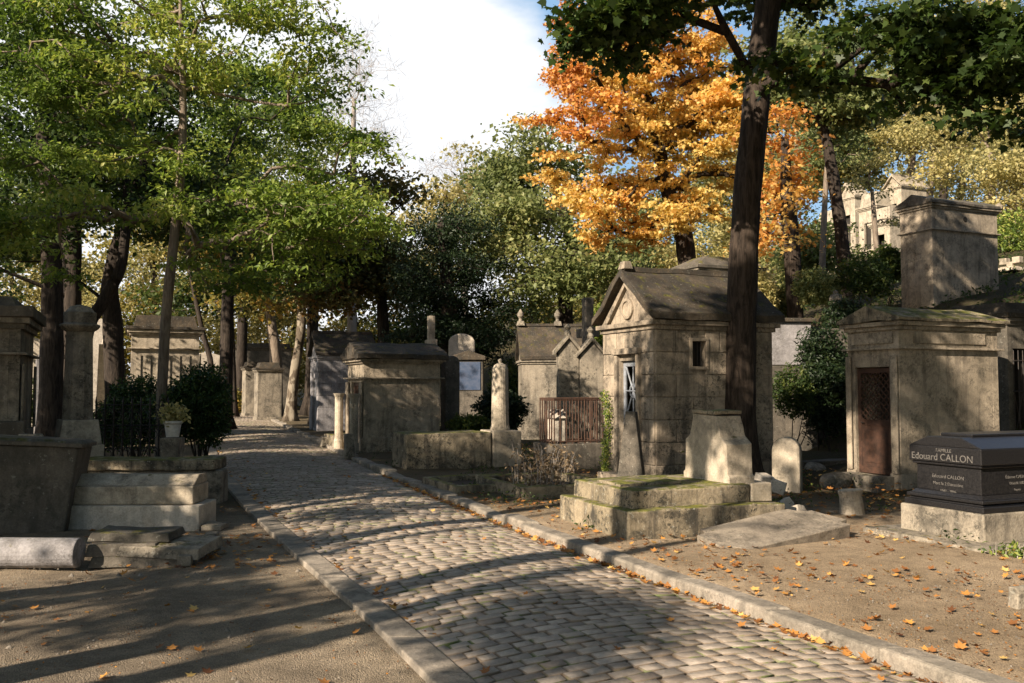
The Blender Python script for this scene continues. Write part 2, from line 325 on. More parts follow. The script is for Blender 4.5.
def tree(name, label, trunk, blobs, twigs=160, per=60, leaf=.12, tpl=T_OVAL, mat='green', barkm='bark', spread=.45, group=None, gap=.0, seed=1,
         up=.9, droop=.2, cat='tree', flat=.45, tw=.012, hueclump=.5, tg=(0, 0), gfreq=.45, bough=6, bsz=2.1, bflat=.3):
    rng = np.random.default_rng(seed)
    tp = [Vector(p[:3]) for p in trunk]; tr = [p[3] for p in trunk]
    base = tp[0]; t = thing(name, label, cat, base, 0, group)
    # smooth trunk
    P = []; Rr = []
    for i in range(len(tp)-1):
        p0 = tp[max(i-1,0)]; p1 = tp[i]; p2 = tp[i+1]; p3 = tp[min(i+2,len(tp)-1)]
        for k in range(6):
            s = k/6; q = .5*((2*p1)+(p2-p0)*s+(2*p0-5*p1+4*p2-p3)*s*s+(3*p1-p0-3*p2+p3)*s**3)
            P.append(q-base); Rr.append(tr[i]*(1-s)+tr[i+1]*s)
    P.append(tp[-1]-base); Rr.append(tr[-1])
    bm = B(); nseg = 18 if tr[0] > .2 else 10
    R2 = list(Rr)
    L0 = max(.001, tr[0])
    for i in range(len(P)):                      # root flare
        dz = P[i].z
        R2[i] = Rr[i]*(1+.45*math.exp(-dz/(1.3*L0)) if dz > -.01 else 1.45)
    P[0] = P[0]-Vector((0,0,.15))
    tube(bm, P, R2, nseg)
    for v in bm.verts:
        an = math.atan2(v.co.y, v.co.x); k_ = math.exp(-max(v.co.z, 0)/(1.1*L0))
        v.co.x *= 1+.35*k_*math.sin(an*5+seed)+.12*k_; v.co.y *= 1+.35*k_*math.sin(an*5+seed)+.12*k_
        v.co += mnoise.noise_vector(Vector((v.co.x*5, v.co.y*5, v.co.z*1.5)))*L0*.12
    # twig centres
    cen = np.array([pb[0] for pb in blobs], float); rad = np.array([pb[1] for pb in blobs], float)
    w = rad.prod(1)**(2/3.); w /= w.sum(); pts = []
    off = Vector((seed*1.3, seed*2.7, 0)); tries = 0
    nb = max(4, twigs//bough); bs = spread*bsz; bc = []
    while len(bc) < nb and tries < twigs*30:
        tries += 1
        b = rng.choice(len(w), p=w); d = rng.normal(size=3); d /= np.linalg.norm(d)
        p = cen[b]+d*rad[b]*rng.random()**.42
        if mnoise.noise(Vector(p)*gfreq+off) < gap-.35+rng.random()*.15: continue
        bc.append(p)
    for p in bc:                                  # each bough is a flattened, drooping fan of twigs
        s_ = rng.uniform(.6, 1.35)*bs; tilt = rng.normal(size=2)*.22
        for k in range(bough):
            a = rng.uniform(0, 6.283); q = rng.random()**.6*s_; v = np.array([math.cos(a)*q, math.sin(a)*q, 0])
            v[2] = rng.normal()*s_*bflat*.5+v[:2]@tilt-.28*q*q/s_; pts.append(p+v)
    pts = np.array(pts)-np.array(base)
    nodes = [np.array(p) for p, r in zip(P, Rr) if p.z > P[-1].z*.54] or [np.array(P[-1])]
    nr = [r for p, r in zip(P, Rr) if p.z > P[-1].z*.54] or [Rr[-1]]
    par = [-1]*len(nodes); plen = [0.]*len(nodes); NA = np.zeros((len(nodes)+2*len(pts), 3)); NA[:len(nodes)] = nodes; PL = np.zeros(len(NA)); cnt = len(nodes); nt = cnt
    dist0 = np.min(np.linalg.norm(pts[:,None,:]-NA[None,:nt,:], axis=2), axis=1)
    order = np.argsort(dist0); tip = []
    for i in order:
        p = pts[i]; dd = np.linalg.norm(NA[:cnt]-p, axis=1); up_pen = np.clip(NA[:cnt,2]-p[2], 0, None)*.35
        j = int(np.argmin(dd+.3*PL[:cnt]+up_pen)); q = NA[j]; L = dd[j]
        mid = (p+q)/2+rng.normal(size=3)*L*.09+np.array([0,0,L*.08])
        NA[cnt] = mid; PL[cnt] = PL[j]+L/2; par.append(j); NA[cnt+1] = p; PL[cnt+1] = PL[j]+L; par.append(cnt); tip.append(cnt+1); cnt += 2
    wt = np.zeros(cnt)
    for i in tip: wt[i] += 1
    for i in range(cnt-1, nt-1, -1):
        if par[i] >= 0: wt[par[i]] += wt[i]
    rr = tw*np.maximum(wt,1)**.5
    for i in range(nt): rr[i] = nr[i]
    A, Bb, ra, rb = [], [], [], []
    for i in range(nt, cnt):
        j = par[i]; A.append(NA[j]); Bb.append(NA[i])
        a = min(rr[j], nr[j]*.8, rr[i]*1.6) if j < nt else rr[j]
        ra.append(a); rb.append(rr[i] if wt[i] > 1 else rr[i]*.7)
    V, idx, sz = frustums(A, Bb, ra, rb)
    tm = bpy.data.meshes.new('trunk'); bmesh.ops.recalc_face_normals(bm, faces=bm.faces); bm.to_mesh(tm); bm.free()
    n0 = len(tm.vertices); V0 = np.empty(n0*3, np.float32); tm.vertices.foreach_get('co', V0)
    li = np.empty(len(tm.loops), np.int32); tm.loops.foreach_get('vertex_index', li)
    lt = np.empty(len(tm.polygons), np.int32); tm.polygons.foreach_get('loop_total', lt)
    me = np_mesh('trunk', np.concatenate([V0.reshape(-1,3), V]), np.concatenate([li, idx+n0]), np.concatenate([lt, sz]))
    for p_ in (me.polygons,): p_.foreach_set('use_smooth', np.ones(len(me.polygons), bool))
    me.materials.append(M[barkm]); o = bpy.data.objects.new('trunk', me); col.objects.link(o); o.parent = t
    if per:
        n = len(pts)*per; c = np.repeat(pts, per, 0); g = rng.normal(size=(n,3))
        o_ = rng.normal(size=(len(pts),3)); o_[:,2] *= .25; o_ /= np.linalg.norm(o_, axis=1)[:,None]; uu = rng.uniform(-.9, 1.1, n)
        pos = c+np.repeat(o_, per, 0)*(uu*spread*1.15)[:,None]+g*np.array([spread, spread, spread*flat])*.5; pos[:,2] -= droop*.5*spread*uu**2
        ct = rng.random(len(pts)); gz = np.array([mnoise.noise(Vector(p)*.35+off) for p in pts+np.array(base)])
        ct = np.clip(.5+gz*.9+(ct-.5)*.5+tg[0]*(pts[:,0]-pts[:,0].mean())/(pts[:,0].std()+.01)+tg[1]*(pts[:,2]-pts[:,2].mean())/(pts[:,2].std()+.01), 0, 1)
        tint = np.clip(hueclump*np.repeat(ct, per)+(1-hueclump)*rng.random(n), 0, 1)
        lm = leaf_mesh('crown', pos, leaf, tpl, tint, up, droop, rng); lm.materials.append(G[mat])
        o = bpy.data.objects.new('crown', lm); col.objects.link(o); o.parent = t
    return t
def blob(px, py, Y, rx, rz, ry=None):       # a crown lobe: centre seen at a pixel at distance Y, radii given in pixels there
    c = pt(px, py, Y); k = Y/F
    return (tuple(c), (rx*k, ry if ry else rx*k*.8, rz*k))
def trk(*a):                                 # trunk points (px, py, Y, radius)
    r = []
    for i, (px, py, Y, ra) in enumerate(a):
        p = pt(px, py, Y)
        if i == 0: p.z = Hf(p.x, p.y)
        r.append((p.x, p.y, p.z, ra))
    return r
def bush(name, label, blobs, n, leaf, mat, tpl=T_OVAL, stems=14, cat='shrub', seed=1, group=None, up=.6, shell=.35):
    rng = np.random.default_rng(seed)
    c0 = Vector(blobs[0][0]); z = Hf(c0.x, c0.y); base = Vector((c0.x, c0.y, z)); t = thing(name, label, cat, base, 0, group)
    cen = np.array([b[0] for b in blobs])-np.array(base); rad = np.array([b[1] for b in blobs]); w = rad.prod(1); w /= w.sum()
    k = rng.choice(len(w), size=n, p=w); d = rng.normal(size=(n,3)); d /= np.linalg.norm(d, axis=1)[:,None]
    lump = np.array([mnoise.noise(Vector(x)*2.2+Vector((seed, 0, 0))) for x in (d*1.3+cen[k]*.7)])
    pos = cen[k]+d*rad[k]*(rng.random(n)**shell*(1+.35*lump))[:,None]
    pos[:,2] = np.maximum(pos[:,2], .02)
    tint = np.clip(.5+lump*.6+rng.normal(size=n)*.22, 0, 1)
    lm = leaf_mesh('foliage', pos, leaf, tpl, tint, up, .1, rng); lm.materials.append(G[mat])
    o = bpy.data.objects.new('foliage', lm); col.objects.link(o); o.parent = t
    bm = B()
    for i in range(stems):
        b = cen[rng.integers(len(cen))]; e = b+rng.normal(size=3)*.35*rad.mean(0)
        m_ = e*.5+rng.normal(size=3)*.06; m_[2] = max(m_[2], .05)
        tube(bm, [(rng.normal()*.08, rng.normal()*.08, -.05), tuple(m_), tuple(e)], [.014, .01, .004], 5)
    obj('stem', bm, M['bark_dark'], t, 0)
    return t

# ------------------------------------------------------------------ setting: ground, road, kerbs
def ground():
    offs = sorted(set([round(-.3-.3*i, 3) for i in range(60)]+[-.24, -.02, .0, .04]+[round(.2+.3*i, 3) for i in range(70)]+[.02]+
                      [-25,-35,-60,-100,-200,-400, 26,30,36,45,60,80,120,200,400]))
    ys = [-60,-40,-20,-12,-8]+[-6+.3*i for i in range(150)]+[40+1.5*i for i in range(30)]+[90,110,150,250,400]
    V = []
    nl = [o for o in offs if o < .03]; nr_ = [o for o in offs if o > .03]
    for y in ys:
        row = [(XL(y)+o, y) for o in nl]+[(XR(y)+o-.0, y) for o in nr_]
        for x, yy in row: V.append((x, yy))
    n = len(nl)+len(nr_); V = np.array(V); z = H(V[:,0], V[:,1])
    ml = V[:,0]-np.array([XL(y) for y in V[:,1]]); mr = V[:,0]-np.array([XR(y) for y in V[:,1]])
    for i in range(len(V)):
        d = max(-ml[i]-.3, mr[i]-.3)
        if d > 0:
            a = min(1, d/1.5)
            z[i] += (mnoise.noise(Vector((V[i,0]*.7, V[i,1]*.7, 0)))*.045+mnoise.noise(Vector((V[i,0]*2.6, V[i,1]*2.6, 4)))*.018)*a
            if mr[i] > 6: z[i] += mnoise.noise(Vector((V[i,0]*.25, V[i,1]*.25, 9)))*.3
        if ml[i] > -.2 and mr[i] < .1: z[i] = -.03
    q = []
    for j in range(len(ys)-1):
        for i in range(n-1):
            a = j*n+i; q += [a, a+1, a+n+1, a+n]
    me = np_mesh('ground', np.column_stack([V, z]), np.array(q), np.full(len(q)//4, 4))
    t = NT('gravel and earth'); v = t.n('ShaderNodeTexCoord').outputs['Object']
    big = t.noise(v, .55, 5, .6); mid = t.noise(v, 5, 6, .7); fine = t.noise(v, 45, 4, .75); grit = t.n('ShaderNodeTexVoronoi'); t.l(v, grit.inputs['Vector']); grit.inputs['Scale'].default_value = 120
    gravel = t.mix(t.ramp(big, .38, .6), (.37,.305,.22), (.23,.19,.14)); earth = t.mix(t.ramp(big, .3, .7), (.43,.34,.235), (.3,.23,.15))
    sep = t.n('ShaderNodeSeparateXYZ'); t.l(v, sep.inputs[0]); s_ = t.math('ADD', sep.outputs['X'], t.math('MULTIPLY', sep.outputs['Y'], .43))
    side = t.ramp(s_, 2.4, 3.3); cc = t.mix(side, gravel, earth)
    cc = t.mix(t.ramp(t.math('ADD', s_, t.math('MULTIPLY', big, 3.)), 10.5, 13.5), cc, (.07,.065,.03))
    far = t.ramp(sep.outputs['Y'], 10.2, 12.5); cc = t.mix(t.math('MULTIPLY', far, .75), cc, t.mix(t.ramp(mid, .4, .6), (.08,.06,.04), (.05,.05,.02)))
    cc = t.mix(.6, cc, t.mix(t.ramp(mid, .3, .7), (.6,.58,.55), (1.2,1.18,1.15)), 'MULTIPLY')
    gc = t.n('ShaderNodeSeparateColor'); t.l(grit.outputs['Color'], gc.inputs[0])
    cc = t.mix(.75, cc, t.mix(gc.outputs[0], (.6,.6,.6), (1.3,1.28,1.24)), 'MULTIPLY')
    h = t.math('ADD', fine, t.math('MULTIPLY', grit.outputs['Distance'], -.8))
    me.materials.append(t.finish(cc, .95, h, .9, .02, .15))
    for p_ in (me.polygons,): p_.foreach_set('use_smooth', np.ones(len(me.polygons), bool))
    struct(bpy.data.objects.new('ground', me)); col.objects.link(bpy.data.objects['ground'])
ground()

def road():
    rng = np.random.default_rng(5); V = []; idx = []; sz = []; tint = []
    def quad(a, b, c, d): idx.extend((a, b, c, d)); sz.append(4)
    ys = list(np.arange(-4, 62, 1.0))
    NB = 12
    for y in ys:
        for k in range(NB+1): s = k/NB; V.append((XL(y)-.05+(XR(y)-XL(y)+.13)*s, y, .05*(1-(s*2-1)**2)+.016)); tint.append(0)
    for i in range(len(ys)-1):
        for k in range(NB): a_ = i*(NB+1)+k; quad(a_, a_+1, a_+NB+2, a_+NB+1)
    y = -3.6; row = 0
    while y < 60:
        w = .108 if y < 40 else .216
        xl, xr = float(XL(y)), float(XR(y))
        dx = float(XL(y+.5)-XL(y-.5)); u = np.array([dx, 1.]); u /= np.linalg.norm(u); n = np.array([u[1], -u[0]])
        width = (xr-xl)*n[0]; p0 = np.array([xl, y]); a = 0.0; first = True
        while a < width-.06:
            L = rng.uniform(.12, .2) if not (first and row % 2) else rng.uniform(.08, .14); first = False
            L = min(L, width-a)
            g = .005; x0, x1 = a+g, a+L-g; a += L
            bend = lambda t_: .10*math.sin(math.pi*t_/width)*1.0
            camb = lambda t_: .05*(1-((t_/width-.5)*2)**2)
            hz = rng.uniform(-.005, .003)-(.008 if rng.random() < .04 else 0); tl = rng.uniform(.002, 1); j = rng.normal(size=(4, 2))*.005
            cs = []
            for k, (s, q) in enumerate(((x0, g), (x1, g), (x1, w-g), (x0, w-g))):
                pp = p0+n*(s+j[k,0])+u*(q+j[k,1]+bend(s)*.4); cs.append((pp, camb(s)))
            cen = sum(c[0] for c in cs)/4; b0 = len(V); tz = rng.normal(size=2)*.009
            for f, zt in ((1.0, .0), (.985, .024), (.92, .0295)):
                for pp, cm in cs:
                    q = cen+(pp-cen)*f; V.append((q[0], q[1], zt+(cm+hz if zt else 0)+((q-cen)@tz if zt else 0))); tint.append(tl)
            for r_ in (0, 4):
                for k in range(4): quad(b0+r_+k, b0+r_+(k+1) % 4, b0+r_+4+(k+1) % 4, b0+r_+4+k)
            quad(b0+8, b0+9, b0+10, b0+11)
        y += w*u[1]; row += 1
    me = np_mesh('road', np.array(V), np.array(idx), np.array(sz), np.array(tint))
    t = NT('worn granite setts'); v = t.n('ShaderNodeTexCoord').outputs['Object']; a = t.n('ShaderNodeAttribute', attribute_name='tint').outputs['Fac']
    r = t.n('ShaderNodeValToRGB'); t.l(a, r.inputs['Fac']); e = r.color_ramp.elements
    for i, (p_, c) in enumerate([(0, (.25,.205,.165)), (.3, (.34,.285,.23)), (.6, (.385,.325,.26)), (.82, (.37,.285,.23)), (1, (.43,.365,.3))]):
        if i > 1: e.new(.5)
        e[i].position = p_; e[i].color = c+(1,)
    n2 = t.noise(v, 22, 6, .75); big = t.noise(v, 1.1, 4, .6)
    cc = t.mix(.6, r.outputs[0], t.mix(t.ramp(n2, .3, .72), (.55,.55,.54), (1.25,1.24,1.2)), 'MULTIPLY')
    cc = t.mix(.4, cc, t.mix(t.ramp(big, .35, .65), (.65,.64,.62), (1.15,1.15,1.15)), 'MULTIPLY')
    sp = t.n('ShaderNodeSeparateXYZ'); t.l(v, sp.inputs[0]); 
    geo = t.n('ShaderNodeNewGeometry'); gn = t.n('ShaderNodeSeparateXYZ'); t.l(geo.outputs['True Normal'], gn.inputs[0])
    moss = t.mix(t.ramp(t.noise(v, 3.3, 5, .7), .5, .62), (.18,.135,.09), (.1,.13,.03))
    steep = t.ramp(gn.outputs['Z'], .55, .93, .9, 0); isb = t.math('LESS_THAN', a, .0005); lowz = isb
    cc = t.mix(t.math('MAXIMUM', lowz, steep), cc, moss)
    me.materials.append(t.finish(cc, .62, t.math('ADD', n2, t.math('MULTIPLY', t.noise(v, 90, 3, .6), .4)), .6, .012, .35))
    o = struct(bpy.data.objects.new('road', me)); col.objects.link(o)
road()
def kerbs():
    bm = B(); y = -4.
    while y < 60:                                          # flat strip on the path side
        L = random.uniform(.9, 1.05); y1 = y+L*.92
        a = [Vector((XL(yy)-o_, yy, 0)) for yy in (y+.004, y1-.004) for o_ in (0.0, .23)]
        z1 = .045+random.uniform(-.004, .004)
        b = [bm.verts.new(q+Vector((0,0,-.05))) for q in a]; c = [bm.verts.new(q+Vector((0,0,z1))) for q in a]
        bm.faces.new((c[0], c[2], c[3], c[1])); bm.faces.new((b[0], b[1], c[1], c[0])); bm.faces.new((b[2], c[2], c[3], b[3])); bm.faces.new((b[0], c[0], c[2], b[2])); bm.faces.new((b[1], b[3], c[3], c[1]))
        y = y1
    struct(obj('kerb_strip', bm, M['kerb'], None, .01))
    bm = B(); y = -4.
    while y < 60:                                          # raised kerb on the graves' side
        rough_ = y > 9.3; L = random.uniform(.95, 1.1) if not rough_ else random.uniform(.4, .9); y1 = y+L*.92; g = .006 if not rough_ else .025
        j = .007 if not rough_ else .03; w = .2+random.uniform(-j, j*2)
        a = []
        for yy in (y+g, y1-g):
            off = random.uniform(-j, j); a += [Vector((XR(yy)+off, yy, 0)), Vector((XR(yy)+w+off, yy, 0))]
        z1 = .115+random.uniform(-j, j)*.8
        b = [bm.verts.new(q+Vector((0,0,-.05))) for q in a]; c = [bm.verts.new(q+Vector((0,0,z1+random.uniform(-j, j)*.4))) for q in a]
        bm.faces.new((c[0], c[1], c[3], c[2])); bm.faces.new((b[0], c[0], c[2], b[2])); bm.faces.new((b[1], b[3], c[3], c[1])); bm.faces.new((b[0], b[1], c[1], c[0])); bm.faces.new((b[2], c[2], c[3], b[3]))
        y = y1
    bmesh.ops.recalc_face_normals(bm, faces=bm.faces)
    struct(obj('kerb', bm, M['kerb'], None, .022))
kerbs()

# ------------------------------------------------------------------ monuments
def ashlar(bm, axis, at, out, u0, u1, z0, z1, rows, length, hole=None, seed=0):
    r_ = random.Random(seed); g = .008; h = (z1-z0)/rows
    for k in range(rows):
        za, zb = z0+k*h+g, z0+(k+1)*h-g; u = u0; first = True
        while u < u1-.02:
            L = length*(r_.uniform(.85, 1.15)) if not (first and k % 2) else length*.5; first = False
            e = u+L if u1-u-L > length*.35 else u1
            segs = [(u+g, e-g)]
            if hole and za < hole[3]-.02 and zb > hole[2]+.02:
                ns = []
                for a, b in segs:
                    if b <= hole[0] or a >= hole[1]: ns.append((a, b)); continue
                    if a < hole[0]-.03: ns.append((a, hole[0]))
                    if b > hole[1]+.03: ns.append((hole[1], b))
                segs = ns
            d = out*r_.uniform(.016, .024)
            for a, b in segs:
                if axis == 'x': box(bm, min(at, at+d), max(at, at+d), a, b, za, zb)
                else: box(bm, a, b, min(at, at+d), max(at, at+d), za, zb)
            u = e
def place(c, l, r, Y, z=None):
    Cx = gx(c, Y); tl, tr = (l-512)/F, (r-512)/F
    W = (Cx-tl*Y)/(NY+NX*tl); D = (tr*Y-Cx)/(NX-NY*tr)
    z = Hf(Cx, Y) if z is None else z
    return Vector((Cx, Y, z)), W, D
def house(name, label, C, W, D, hw, hr, mat='wall', rmat='roof', hole=None, side_hole=None, plinth=.25, ov=.08, roof='gable', corn=.1, courses=None, frieze=0, right=True,
          pil=False, rt=.09, cat='mausoleum', group=None, cap=False):
    """Front faces -x, ridge along x, near side faces -y; origin at the near front corner."""
    t = thing(name, label, cat, C, TH, group); s = 1
    x0, x1 = (0, D) if right else (-D, 0)
    fx = 0
    bm = B(); wt = .14
    bz = -.3
    if right: wallx(bm, 0, wt, 0, W, bz, hw, hole)
    else: wallx(bm, -wt, 0, 0, W, bz, hw, hole)
    if right: box(bm, D-wt, D, 0, W, bz, hw)
    else: box(bm, -D, -D+wt, 0, W, bz, hw)
    wally(bm, 0, wt, x0+wt, x1-wt, bz, hw, side_hole); box(bm, x0+wt, x1-wt, W-wt, W, bz, hw)
    if roof == 'gable': prism(bm, [(0, hw), (W, hw), (W/2, hw+hr*.97)], x0+.01, x1-.01)
    if courses:
        n, L = courses
        ashlar(bm, 'x', fx, -1 if right else 1, 0, W, plinth, hw-corn, n, L, hole, 3)
        ashlar(bm, 'y', 0, -1, x0, x1, plinth, hw-corn, n, L, side_hole, 5)
    obj('wall', bm, M[mat], t, .006)
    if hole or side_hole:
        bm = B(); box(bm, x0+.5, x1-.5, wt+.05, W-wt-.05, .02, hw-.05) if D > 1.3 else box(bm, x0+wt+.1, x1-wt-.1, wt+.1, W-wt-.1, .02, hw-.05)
        obj('shade_filler', bm, M['black'], t, 0)  # near-black block paints in the darkness behind the openings, where only shade lies
    if plinth:
        bm = B(); p = .035
        for (a, b, c, d) in ((x0-p, x1+p, -p, 0-.001), (x0-p, x1+p, W+.001, W+p)): box(bm, a, b, c, d, -.3, plinth)
        for xa, xb in ((x0-p, x0-.001), (x1+.001, x1+p)):
            if hole and abs(xa-(fx-p if right else fx)) < .01: box(bm, xa, xb, 0, hole[0], -.3, plinth); box(bm, xa, xb, hole[1], W, -.3, plinth)
            else: box(bm, xa, xb, 0, W, -.3, plinth)
        obj('plinth', bm, M[mat], t, .01)
    bm = B()
    if corn:
        q = ov*.7
        for a, zz_ in ((q*.45, hw-corn), (q, hw-corn*.5)):
            zt = hw-corn*.5 if a < q*.9 else hw+.004
            for (xa, xb, ya, yc) in ((x0-a, x1+a, -a, -.028), (x0-a, x1+a, W+.001, W+a)): box(bm, xa, xb, ya, yc, zz_, zt)
            box(bm, x0-a, x0-.028, -.028, W+.001, zz_, zt); box(bm, x1+.001, x1+a, -.028, W+.001, zz_, zt)
        if frieze:
            q = ov*.55; za = hw-frieze
            for (xa, xb, ya, yc) in ((x0-q, x1+q, -q, -.017), (x0-q, x1+q, W+.001, W+q)): box(bm, xa, xb, ya, yc, za-.035, za)
            box(bm, x0-q, x0-.029, -.029, W+.001, za-.035, za); box(bm, x1+.001, x1+q, -.029, W+.001, za-.035, za)
        obj('cornice', bm, M[mat], t, .008)
    else: bm.free()
    bm = B(); b = hw+.006
    if roof == 'gable':
        prism(bm, [(-ov, b), (W/2, b+hr), (W+ov, b), (W+ov, b+rt), (W/2, b+hr+rt*1.15), (-ov, b+rt)], x0-ov, x1+ov)
        prism(bm, [(W/2-.07, b+hr+rt*.8), (W/2-.05, b+hr+rt*1.15+.05), (W/2+.05, b+hr+rt*1.15+.05), (W/2+.07, b+hr+rt*.8)], x0-ov*.6, x1+ov*.6)
        rough(bm, 6, .03, 2.6)
    elif roof == 'low':
        prism(bm, [(-ov, b), (W+ov, b), (W+ov, b+rt), (W/2, b+hr+rt), (-ov, b+rt)], x0-ov, x1+ov)
        rough(bm, 6, .03, 2.6)
    elif roof == 'hip':
        box(bm, x0-ov, x1+ov, -ov, W+ov, b, b+rt); box(bm, x0-ov*.3, x1+ov*.3, -ov*.3, W+ov*.3, b+rt-.002, b+rt+hr, D*.3, W*.3)
        rough(bm, 3, .012, 2)
    elif roof == 'slab':
        box(bm, x0-ov, x1+ov, -ov, W+ov, b, b+rt); box(bm, x0+.05, x1-.05, .05, W-.05, b+rt-.002, b+rt+hr, .08, .08)
        rough(bm, 3, .012, 2)
    obj('roof', bm, M[rmat], t, .012)
    if pil:
        for ya, yb_ in pil:
            bm = B(); xa, xb = (-.06, -.028) if right else (.028, .06)
            box(bm, xa, xb, ya, yb_, plinth+.002, hw-corn-.002-(frieze if frieze else 0)); obj('pilaster', bm, M[mat], t, .008)
    return t
def lattice_door(t, ya, yb_, z0, z1, x=.06, open_=0, mat='paint', style='cross', hinge=0):
    """Door leaf in the front opening; closed solid panel below, open grille above."""
    w = yb_-ya; d = bpy.data.objects.new('door', None)
    bm = B(); h = z1-z0; mid = z0+h*.48
    box(bm, 0, .03, 0, .07, z0, z1); box(bm, 0, .03, w-.07, w, z0, z1); box(bm, 0, .03, .07, w-.07, z1-.08, z1); box(bm, 0, .03, .07, w-.07, mid-.05, mid+.05); box(bm, 0, .03, .07, w-.07, z0, z0+.1)
    box(bm, .008, .02, .07, w-.07, z0+.1, mid-.05)
    box(bm, .0, .008, .13, w-.13, z0+.17, mid-.13)
    o = obj('door', bm, M[mat], t, .004, (x, ya, 0), open_)
    bm = B(); a0, a1, b0, b1 = .07, w-.07, mid+.05, z1-.08
    if style == 'cross':
        for p, q in (((a0, b0), (a1, b1)), ((a0, b1), (a1, b0)), (((a0+a1)/2, b0), ((a0+a1)/2, b1)), ((a0, (b0+b1)/2), (a1, (b0+b1)/2))): tube(bm, [(.015, p[0], p[1]), (.015, q[0], q[1])], .014, 6)
        tube(bm, [(.015, (a0+a1)/2+.11*math.cos(k*.523), (b0+b1)/2+.11*math.sin(k*.523)) for k in range(13)], .012, 6)
    else:
        st = .11; W_h = a1-a0; H_h = b1-b0
        for sg in (1, -1):
            k = -H_h
            while k < W_h:
                ya_, yb2 = max(0, k), min(W_h, k+H_h)
                if yb2-ya_ > .02:
                    za, zb = ya_-k, yb2-k
                    if sg < 0: za, zb = H_h-za, H_h-zb
                    tube(bm, [(.015, a0+ya_, b0+za), (.015, a0+yb2, b0+zb)], .01, 5)
                k += st
    obj('grille', bm, M[mat if mat == 'paint' else 'rust'], o, 0)
    bm = B(); tube(bm, [(-.005, w-.1, mid), (-.04, w-.1, mid), (-.045, w-.17, mid)], .01, 6); obj('handle', bm, M['iron'], o, 0)

# main mausoleum beside the big tree
C, W, D = place(655, 604, 772, 13.9); hw = zz(320, 13.9)-C.z
t = house('mausoleum', 'steep gabled sandstone mausoleum with pale metal door, standing behind the large tree trunk', C, W, D, hw, .92*W*.5, 'wall', 'roof',
          hole=(W*.30, W*.66, .12, hw*.76), side_hole=(D*.30, D*.30+.26, hw*.72, hw*.72+.4), plinth=.3, ov=.15, courses=(6, .75), corn=.14, rt=.12)
lattice_door(t, W*.30, W*.66, .14, hw*.76-.01)
bm = B(); xs, zs = D*.30, hw*.72
for a in ((xs-.05, xs, zs-.05, zs+.45), (xs+.26, xs+.31, zs-.05, zs+.45), (xs, xs+.26, zs-.05, zs), (xs, xs+.26, zs+.4, zs+.45)): box(bm, a[0], a[1], -.035, .05, a[2], a[3])
obj('window_frame', bm, M['wall'], t, .005)
bm = B()
for k in range(1, 4): tube(bm, [(xs+.26*k/4, .03, zs), (xs+.26*k/4, .03, zs+.4)], .006, 5)
obj('window_bars', bm, M['iron'], t, 0)
hr = .92*W*.5
bm = B(); # raised triangular moulding with a disc in the gable
prism(bm, [(W*.06, hw+.03), (W*.94, hw+.03), (W/2, hw+hr*.88), (W/2, hw+hr*.78), (W*.84, hw+.09), (W*.16, hw+.09), (W/2, hw+hr*.775), (W/2, hw+hr*.88)], -.05, .009)
bm.free(); bm = B()
prism(bm, [(W*.02, hw+.0), (W*.12, hw+.0), (W*.5, hw+hr*.82), (W*.5, hw+hr*.93)], -.06, .008); prism(bm, [(W*.98, hw+.0), (W*.5, hw+hr*.93), (W*.5, hw+hr*.82), (W*.88, hw+.0)], -.06, .008)
lathe(bm, [(.17, -.02), (.17, .03), (.12, .045), (.12, .02), (.001, .02)], 20)
for v in bm.verts[-100:]: v.co = Vector((-v.co.z, v.co.y, v.co.x))+Vector((0, W/2, hw+hr*.32))
obj('pediment', bm, M['wall'], t, .006)
bm = B(); box(bm, -.13, .05, W/2-.1, W/2+.1, hw+hr+.14, hw+hr+.27, .03, .03); obj('finial', bm, M['wall'], t, .01)
bm = B(); box(bm, -.07, .02, W*.24, W*.30-.003, .0, hw*.8); box(bm, -.07, .02, W*.66+.003, W*.72, 0, hw*.8); box(bm, -.1, .02, W*.22, W*.74, hw*.8+.002, hw*.8+.1); box(bm, -.35, .1, W*.2, W*.76, 0, .12); obj('door_surround', bm, M['wall'], t, .008)

# mausoleum on the right with lattice door
Y = 14.0; C, W, D = place(899, 848, 998, Y); hw = zz(321, Y)-C.z
t = house('mausoleum', 'flat topped mausoleum with brown lattice door and mossy low roof, behind the black tomb', C, W, D, hw, .22, 'wall2', 'mossy',
          hole=(W*.18, W*.86, .1, hw*.72), plinth=.16, ov=.13, roof='low', frieze=.4, corn=.13, rt=.05, pil=[(0, W*.12), (W*.9, W)])
lattice_door(t, W*.18, W*.86, .12, hw*.72-.01, mat='wood', style='lattice', x=.05)
bm = B(); box(bm, .3, D-.3, -.022, -.002, hw-.34, hw-.16); box(bm, -.02, -.002, .1, W-.1, hw-.34, hw-.16); obj('frieze_panel', bm, M['wall2'], t, .006)
bm = B(); box(bm, -.4, -.04, W*.1, W*.95, -.2, .12); rough(bm, 2, .01); obj('doorstep', bm, M['grey'], t, .015)

